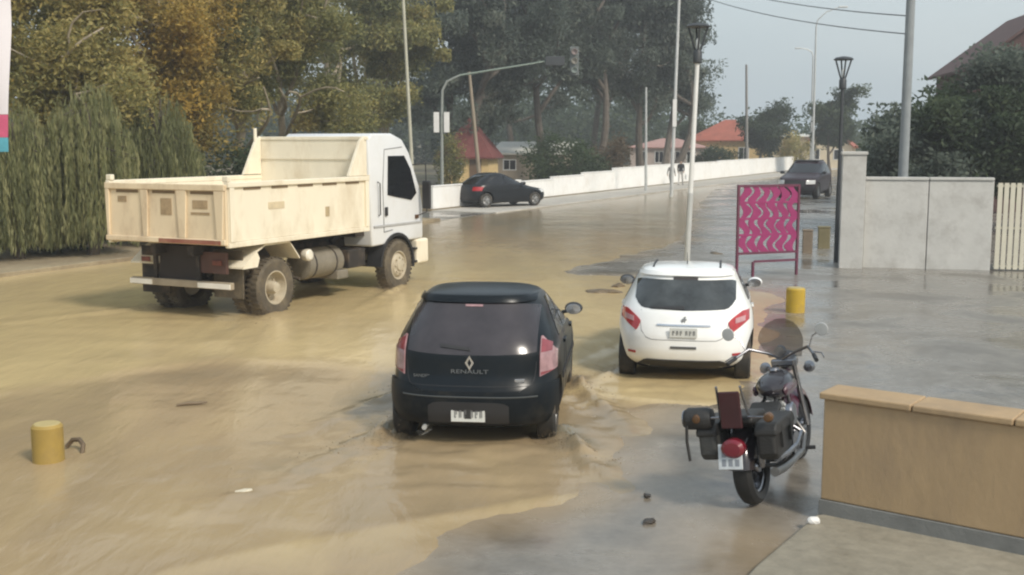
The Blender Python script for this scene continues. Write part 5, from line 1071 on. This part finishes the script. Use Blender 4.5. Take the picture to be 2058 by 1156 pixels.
for sg in (-1, 1): MB().lathe([(.001, -.04), (.04, -.035), (.055, .01), (.055, .03), (.001, .035)], 14, 'y', (sg * .21, 1.38, .90)).build('spot_lamp', BCHR, B, smooth=True)
# clear windshield: a curved thin shield
WS = bpy.data.materials.new('smoked_shield'); WS.use_nodes = True; n, l = WS.node_tree.nodes, WS.node_tree.links; bs_ = n['Principled BSDF']; bs_.inputs['Base Color'].default_value = (.07, .066, .064, 1); bs_.inputs['Roughness'].default_value = .15
tr_ = n.new('ShaderNodeBsdfTransparent'); tr_.inputs['Color'].default_value = (.72, .69, .66, 1); mx_ = n.new('ShaderNodeMixShader'); mx_.inputs[0].default_value = .5; l.new(tr_.outputs[0], mx_.inputs[1]); l.new(bs_.outputs[0], mx_.inputs[2]); l.new(mx_.outputs[0], n['Material Output'].inputs['Surface'])
P, Nn = [], []
for i in range(17):
    u = (i / 16 - .5) * 2; P.append([]); Nn.append([])
    for j in range(11):
        v = j / 10; hw = .215 * math.sqrt(max(.0, 1 - max(0, (v - .45) / .56) ** 2)) * (.72 + .28 * min(1, v * 2.2)); P[-1].append(Vector((u * hw, 1.44 - .10 * v - .16 * (u * hw / .25) ** 2, 1.0 + .37 * v))); Nn[-1].append(Vector((u * .5, .8, .2)).normalized())
MB().sheet(P, Nn, 0, .005).build('windshield', WS, B, smooth=True)
MB().tube([(-.12, .55, .26), (-.20, .60, .10), (-.27, .62, -.035)], .013, 8).build('side_stand', BLACK, B)
for sg in (-1, 1): MB().tube([(sg * .14, .95, .24), (sg * .30, .97, .24)], .018, 8).build('footpeg', BLACK, B)

# ================================================================== PEOPLE (far pavement)
def person(label, loc, heading, h, shirt, trousers, stride, arm):
    o = empty('person', loc, heading, label, 'person', 'people walking on the far pavement')
    J = {'pel': (0, 0, .94), 'spine': (0, .01, 1.15), 'chest': (0, .0, 1.36), 'neck': (0, .01, 1.50), 'head': (0, .03, 1.62), 'crown': (0, .02, 1.73)}
    E = [('pel', 'spine'), ('spine', 'chest'), ('chest', 'neck'), ('neck', 'head'), ('head', 'crown')]; Rr = {'pel': (.15, .11), 'spine': (.135, .10), 'chest': (.16, .11), 'neck': (.055, .055), 'head': (.085, .10), 'crown': (.06, .07)}
    for sg, nm in ((-1, 'l'), (1, 'r')):
        s = stride * sg; J[nm + 'hip'] = (sg * .10, 0, .90); J[nm + 'knee'] = (sg * .10, s * .5 + .04, .50); J[nm + 'ank'] = (sg * .10, s - (.06 if s < 0 else 0), .09); J[nm + 'toe'] = (sg * .11, s + .14, .045)
        J[nm + 'sh'] = (sg * .185, 0, 1.43); J[nm + 'el'] = (sg * .24, -s * .4 - .02, 1.15); J[nm + 'wr'] = (sg * .24, -s * .8 + arm, .92 + arm * .6); J[nm + 'hd'] = (sg * .235, -s * .8 + arm + .04, .83 + arm * .6)
        E += [('pel', nm + 'hip'), (nm + 'hip', nm + 'knee'), (nm + 'knee', nm + 'ank'), (nm + 'ank', nm + 'toe'), ('chest', nm + 'sh'), (nm + 'sh', nm + 'el'), (nm + 'el', nm + 'wr'), (nm + 'wr', nm + 'hd')]
        Rr.update({nm + 'hip': (.095, .10), nm + 'knee': (.065, .065), nm + 'ank': (.045, .05), nm + 'toe': (.04, .03), nm + 'sh': (.07, .07), nm + 'el': (.048, .048), nm + 'wr': (.034, .034), nm + 'hd': (.04, .025)})
    names = list(J); idx = {q: i for i, q in enumerate(names)}; me = bpy.data.meshes.new('body'); me.from_pydata([tuple(c * h / 1.75 for c in J[q]) for q in names], [(idx[a], idx[b]) for a, b in E], [])
    b = bpy.data.objects.new('body', me); col.objects.link(b); b.parent = o; b.modifiers.new('skin', 'SKIN'); sk = me.skin_vertices[0].data
    for q in names: sk[idx[q]].radius = tuple(c * h / 1.75 for c in Rr[q])
    sk[idx['pel']].use_root = True; sb = b.modifiers.new('sub', 'SUBSURF'); sb.levels = sb.render_levels = 2
    bpy.context.view_layer.update(); dg = bpy.context.evaluated_depsgraph_get(); m2 = bpy.data.meshes.new_from_object(b.evaluated_get(dg)); b.modifiers.clear(); b.data = m2
    skin = mat('skin', (.42, .27, .19), .6); m2.materials.clear()
    for m_ in (skin, shirt, trousers, mat('dark_hair', (.03, .022, .018), .7), mat('shoe', (.06, .05, .05), .6)): m2.materials.append(m_)
    f = 1.75 / h
    for p in m2.polygons:
        c = p.center * f; p.use_smooth = True; z = c.z; ax = abs(c.x)
        if z < .10: p.material_index = 4
        elif ax > .20 and z < 1.0 or (1.50 < z <= 1.72 and not (z > 1.66 or c.y < .0)): p.material_index = 0
        elif z > 1.56: p.material_index = 3
        elif z < .97: p.material_index = 2
        else: p.material_index = 1
    k = MB(); c = Vector((0, .125, 1.625)) * (h / 1.75); k.add([c + Vector(v) * (h / 1.75) for v in ((-.015, -.02, -.02), (.015, -.02, -.02), (0, .025, -.015), (0, -.02, .03))], [(0, 1, 2), (0, 2, 3), (1, 3, 2), (0, 3, 1)]); k.build('nose', skin, o)
    return o
p = street(ray_street(1364, 1.9), 1.9, .06); person('person in a black top with white sleeves walking past the white wall', p, 200, 1.74, mat('black_top', (.02, .02, .024), .8), mat('light_trousers', (.55, .53, .5), .8), .22, .02)
bag = MB().box(-.06, .06, -.2, .2, 0, .34); bo = tag(bag.build('shopping_bag', mat('white_bag', (.78, .78, .76), .6), bevel=.03, loc=(p.x + .36, p.y - .05, .46)), 'white carrier bag held by the walking person', 'bag'); MB().tube([(0, -.1, .33), (0, -.05, .45), (0, .05, .45), (0, .1, .33)], .008, 5).build('handle', TRIMW, bo)
p = street(ray_street(1345, .9), .9, .06); person('person in grey clothes walking by the kerb beside the thin utility pole', p, 30, 1.62, mat('grey_top', (.24, .23, .22), .8), mat('grey_trousers', (.16, .15, .14), .8), -.18, .03)

# ================================================================== DEBRIS AND SPLASHES
def lump(name, label, px, py, r, m, flat=.6, seed=0, cat='stone', z=.0):
    rs = np.random.default_rng(seed); bm = bmesh.new(); bmesh.ops.create_icosphere(bm, subdivisions=2, radius=1)
    for v in bm.verts: v.co *= 1 + .28 * math.sin(v.co.x * 3 + seed) * math.cos(v.co.y * 4 + seed * 2) + rs.uniform(-.08, .08); v.co.x *= r[0]; v.co.y *= r[1]; v.co.z *= r[2]
    me = bpy.data.meshes.new(name); bm.to_mesh(me); bm.free(); me.materials.append(m); o = bpy.data.objects.new(name, me); col.objects.link(o); o.location = G(px, py, z); o.rotation_euler = (0, 0, seed); tag(o, label, cat); return o
STN = mat('wet_dark_stone', (.05, .042, .035), .4, var=.3, bump=.4); MUDM = mat('wet_mud', (.13, .095, .055), .5, var=.3, vs_=8, bump=.6, bs=25)
lump('stone', 'dark wet stone lying on the wet concrete', 1305, 1048, (.065, .045, .025), STN, seed=1, z=.035)
lump('stone', 'small dark pebble lying on the wet concrete', 1300, 996, (.04, .03, .018), STN, seed=2, z=.035)
lump('mud_heap', 'dark heap of washed up mud in front of the white hatchback', 1212, 590, (.42, .16, .09), MUDM, seed=3, cat='mud', z=.0)
lump('mud_heap', 'smaller clod of washed up mud beside the mud heap', 1243, 578, (.2, .13, .10), MUDM, seed=4, cat='mud', z=.0)
lump('mud_heap', 'low dark clod of mud behind the white hatchback', 1438, 511, (.28, .15, .06), MUDM, seed=5, cat='mud', z=.02)
lump('paper_scrap', 'crumpled white paper scrap at the corner of the tan wall', 1634, 1046, (.05, .035, .03), TRIMW, seed=6, cat='litter', z=.1)
lump('foam_fleck', 'pale foam fleck floating on the muddy water', 492, 986, (.075, .05, .01), mat('foam', (.62, .55, .42), .7), seed=7, cat='foam', z=.012)
c = G(130, 905); o = MB().tube([Vector((0, .05, .02)), Vector((.06, .06, .09)), Vector((.14, .03, .10)), Vector((.20, -.04, .07)), Vector((.215, -.12, -.02))], [.022, .024, .024, .024, .022], 10).build('bent_hose', mat('brown_hose', (.13, .09, .05), .6), smooth=True, loc=(c.x, c.y, 0)); tag(o, 'short bent brown hose poking from the water beside the bollard', 'hose')
c = G(385, 815); o = MB().tube([Vector((-.16, -.05, .012)), Vector((-.03, -.02, .03)), Vector((.07, .02, .022)), Vector((.17, .05, .03))], [.012, .02, .018, .008], 8).build('floating_stick', mat('wet_stick', (.17, .12, .07), .6), smooth=True, loc=(c.x, c.y, 0)); tag(o, 'short brown stick floating on the muddy water', 'stick')
# droplets and sheets of spray thrown up by the wheels (uncountable)
C = []; rs = np.random.default_rng(5)
for key, hw, ys, amp, n_ in (('dark', .86, (.62, 3.2), 1.0, 150), ('white', .84, (.66,), .6, 50), ('truck', 1.2, (1.36, 5.46), 1.0, 90)):
    cx, cy, h = CARS[key]; h = R(h)
    for sg in (-1, 1):
        for yw in ys:
            t = rs.exponential(.30, n_) * amp; lx = sg * (hw - .06 + t * .75 + rs.normal(0, .05, n_)); ly = yw - .15 - t * 1.0 + rs.normal(0, .10, n_); z = np.abs(rs.normal(0, .055, n_)) * np.exp(-t) * 1.3
            C.append(np.c_[cx + lx * math.cos(h) + ly * math.sin(h), cy - lx * math.sin(h) + ly * math.cos(h), z])
n0 = sum(len(c) for c in C)
for key, hw, ys, n_, up, ln in (('truck', 1.08, (1.36, 5.46), 1500, .34, 1.3), ('dark', .78, (.62, 3.2), 700, .17, .7)):      # fine mist streaming off the tyres
    cx, cy, h = CARS[key]; h = R(h)
    for sg in (-1, 1):
        for yw in ys:
            t = rs.exponential(.35, n_); lx = sg * (hw + .05 + t * .35 * rs.uniform(0, 1, n_)) + rs.normal(0, .10, n_); ly = yw - .25 - t * ln + rs.normal(0, .10, n_); z = np.abs(rs.normal(0, 1, n_)) * up * t * np.exp(-t) * 1.6
            C.append(np.c_[cx + lx * math.cos(h) + ly * math.sin(h), cy - lx * math.sin(h) + ly * math.cos(h), z])
C = np.concatenate(C); N = len(C); s_ = np.where(np.arange(N) < n0, rs.uniform(.003, .010, N), rs.uniform(.0022, .0055, N)); oc = np.array([(1, 0, 0), (-1, 0, 0), (0, 1, 0), (0, -1, 0), (0, 0, .7), (0, 0, -.7)]); V = (C[:, None, :] + oc[None] * s_[:, None, None]).reshape(-1, 3)
tri = np.array([(0, 2, 4), (2, 1, 4), (1, 3, 4), (3, 0, 4), (2, 0, 5), (1, 2, 5), (3, 1, 5), (0, 3, 5)]); Fq = (np.arange(N)[:, None, None] * 6 + tri[None]).reshape(-1, 3)
tag(big_mesh('wheel_spray', V, Fq, mat('muddy_droplets', (.27, .205, .125), .25)), 'muddy droplets thrown up beside the wheels', 'spray', None, 'stuff')

# ================================================================== HAZE
HZ = bpy.data.materials.new('thin_haze'); HZ.use_nodes = True; n = HZ.node_tree.nodes; n.clear()
ho = n.new('ShaderNodeOutputMaterial'); hv = n.new('ShaderNodeVolumePrincipled'); hv.inputs['Color'].default_value = (.93, .95, .97, 1); hv.inputs['Density'].default_value = .0017; hv.inputs['Anisotropy'].default_value = .2
HZ.node_tree.links.new(hv.outputs[0], ho.inputs['Volume'])
tag(MB().box(-170, 190, -30, 225, -1.2, 26).build('haze', HZ), 'thin pale haze hanging over the whole street', 'haze', None, 'stuff')
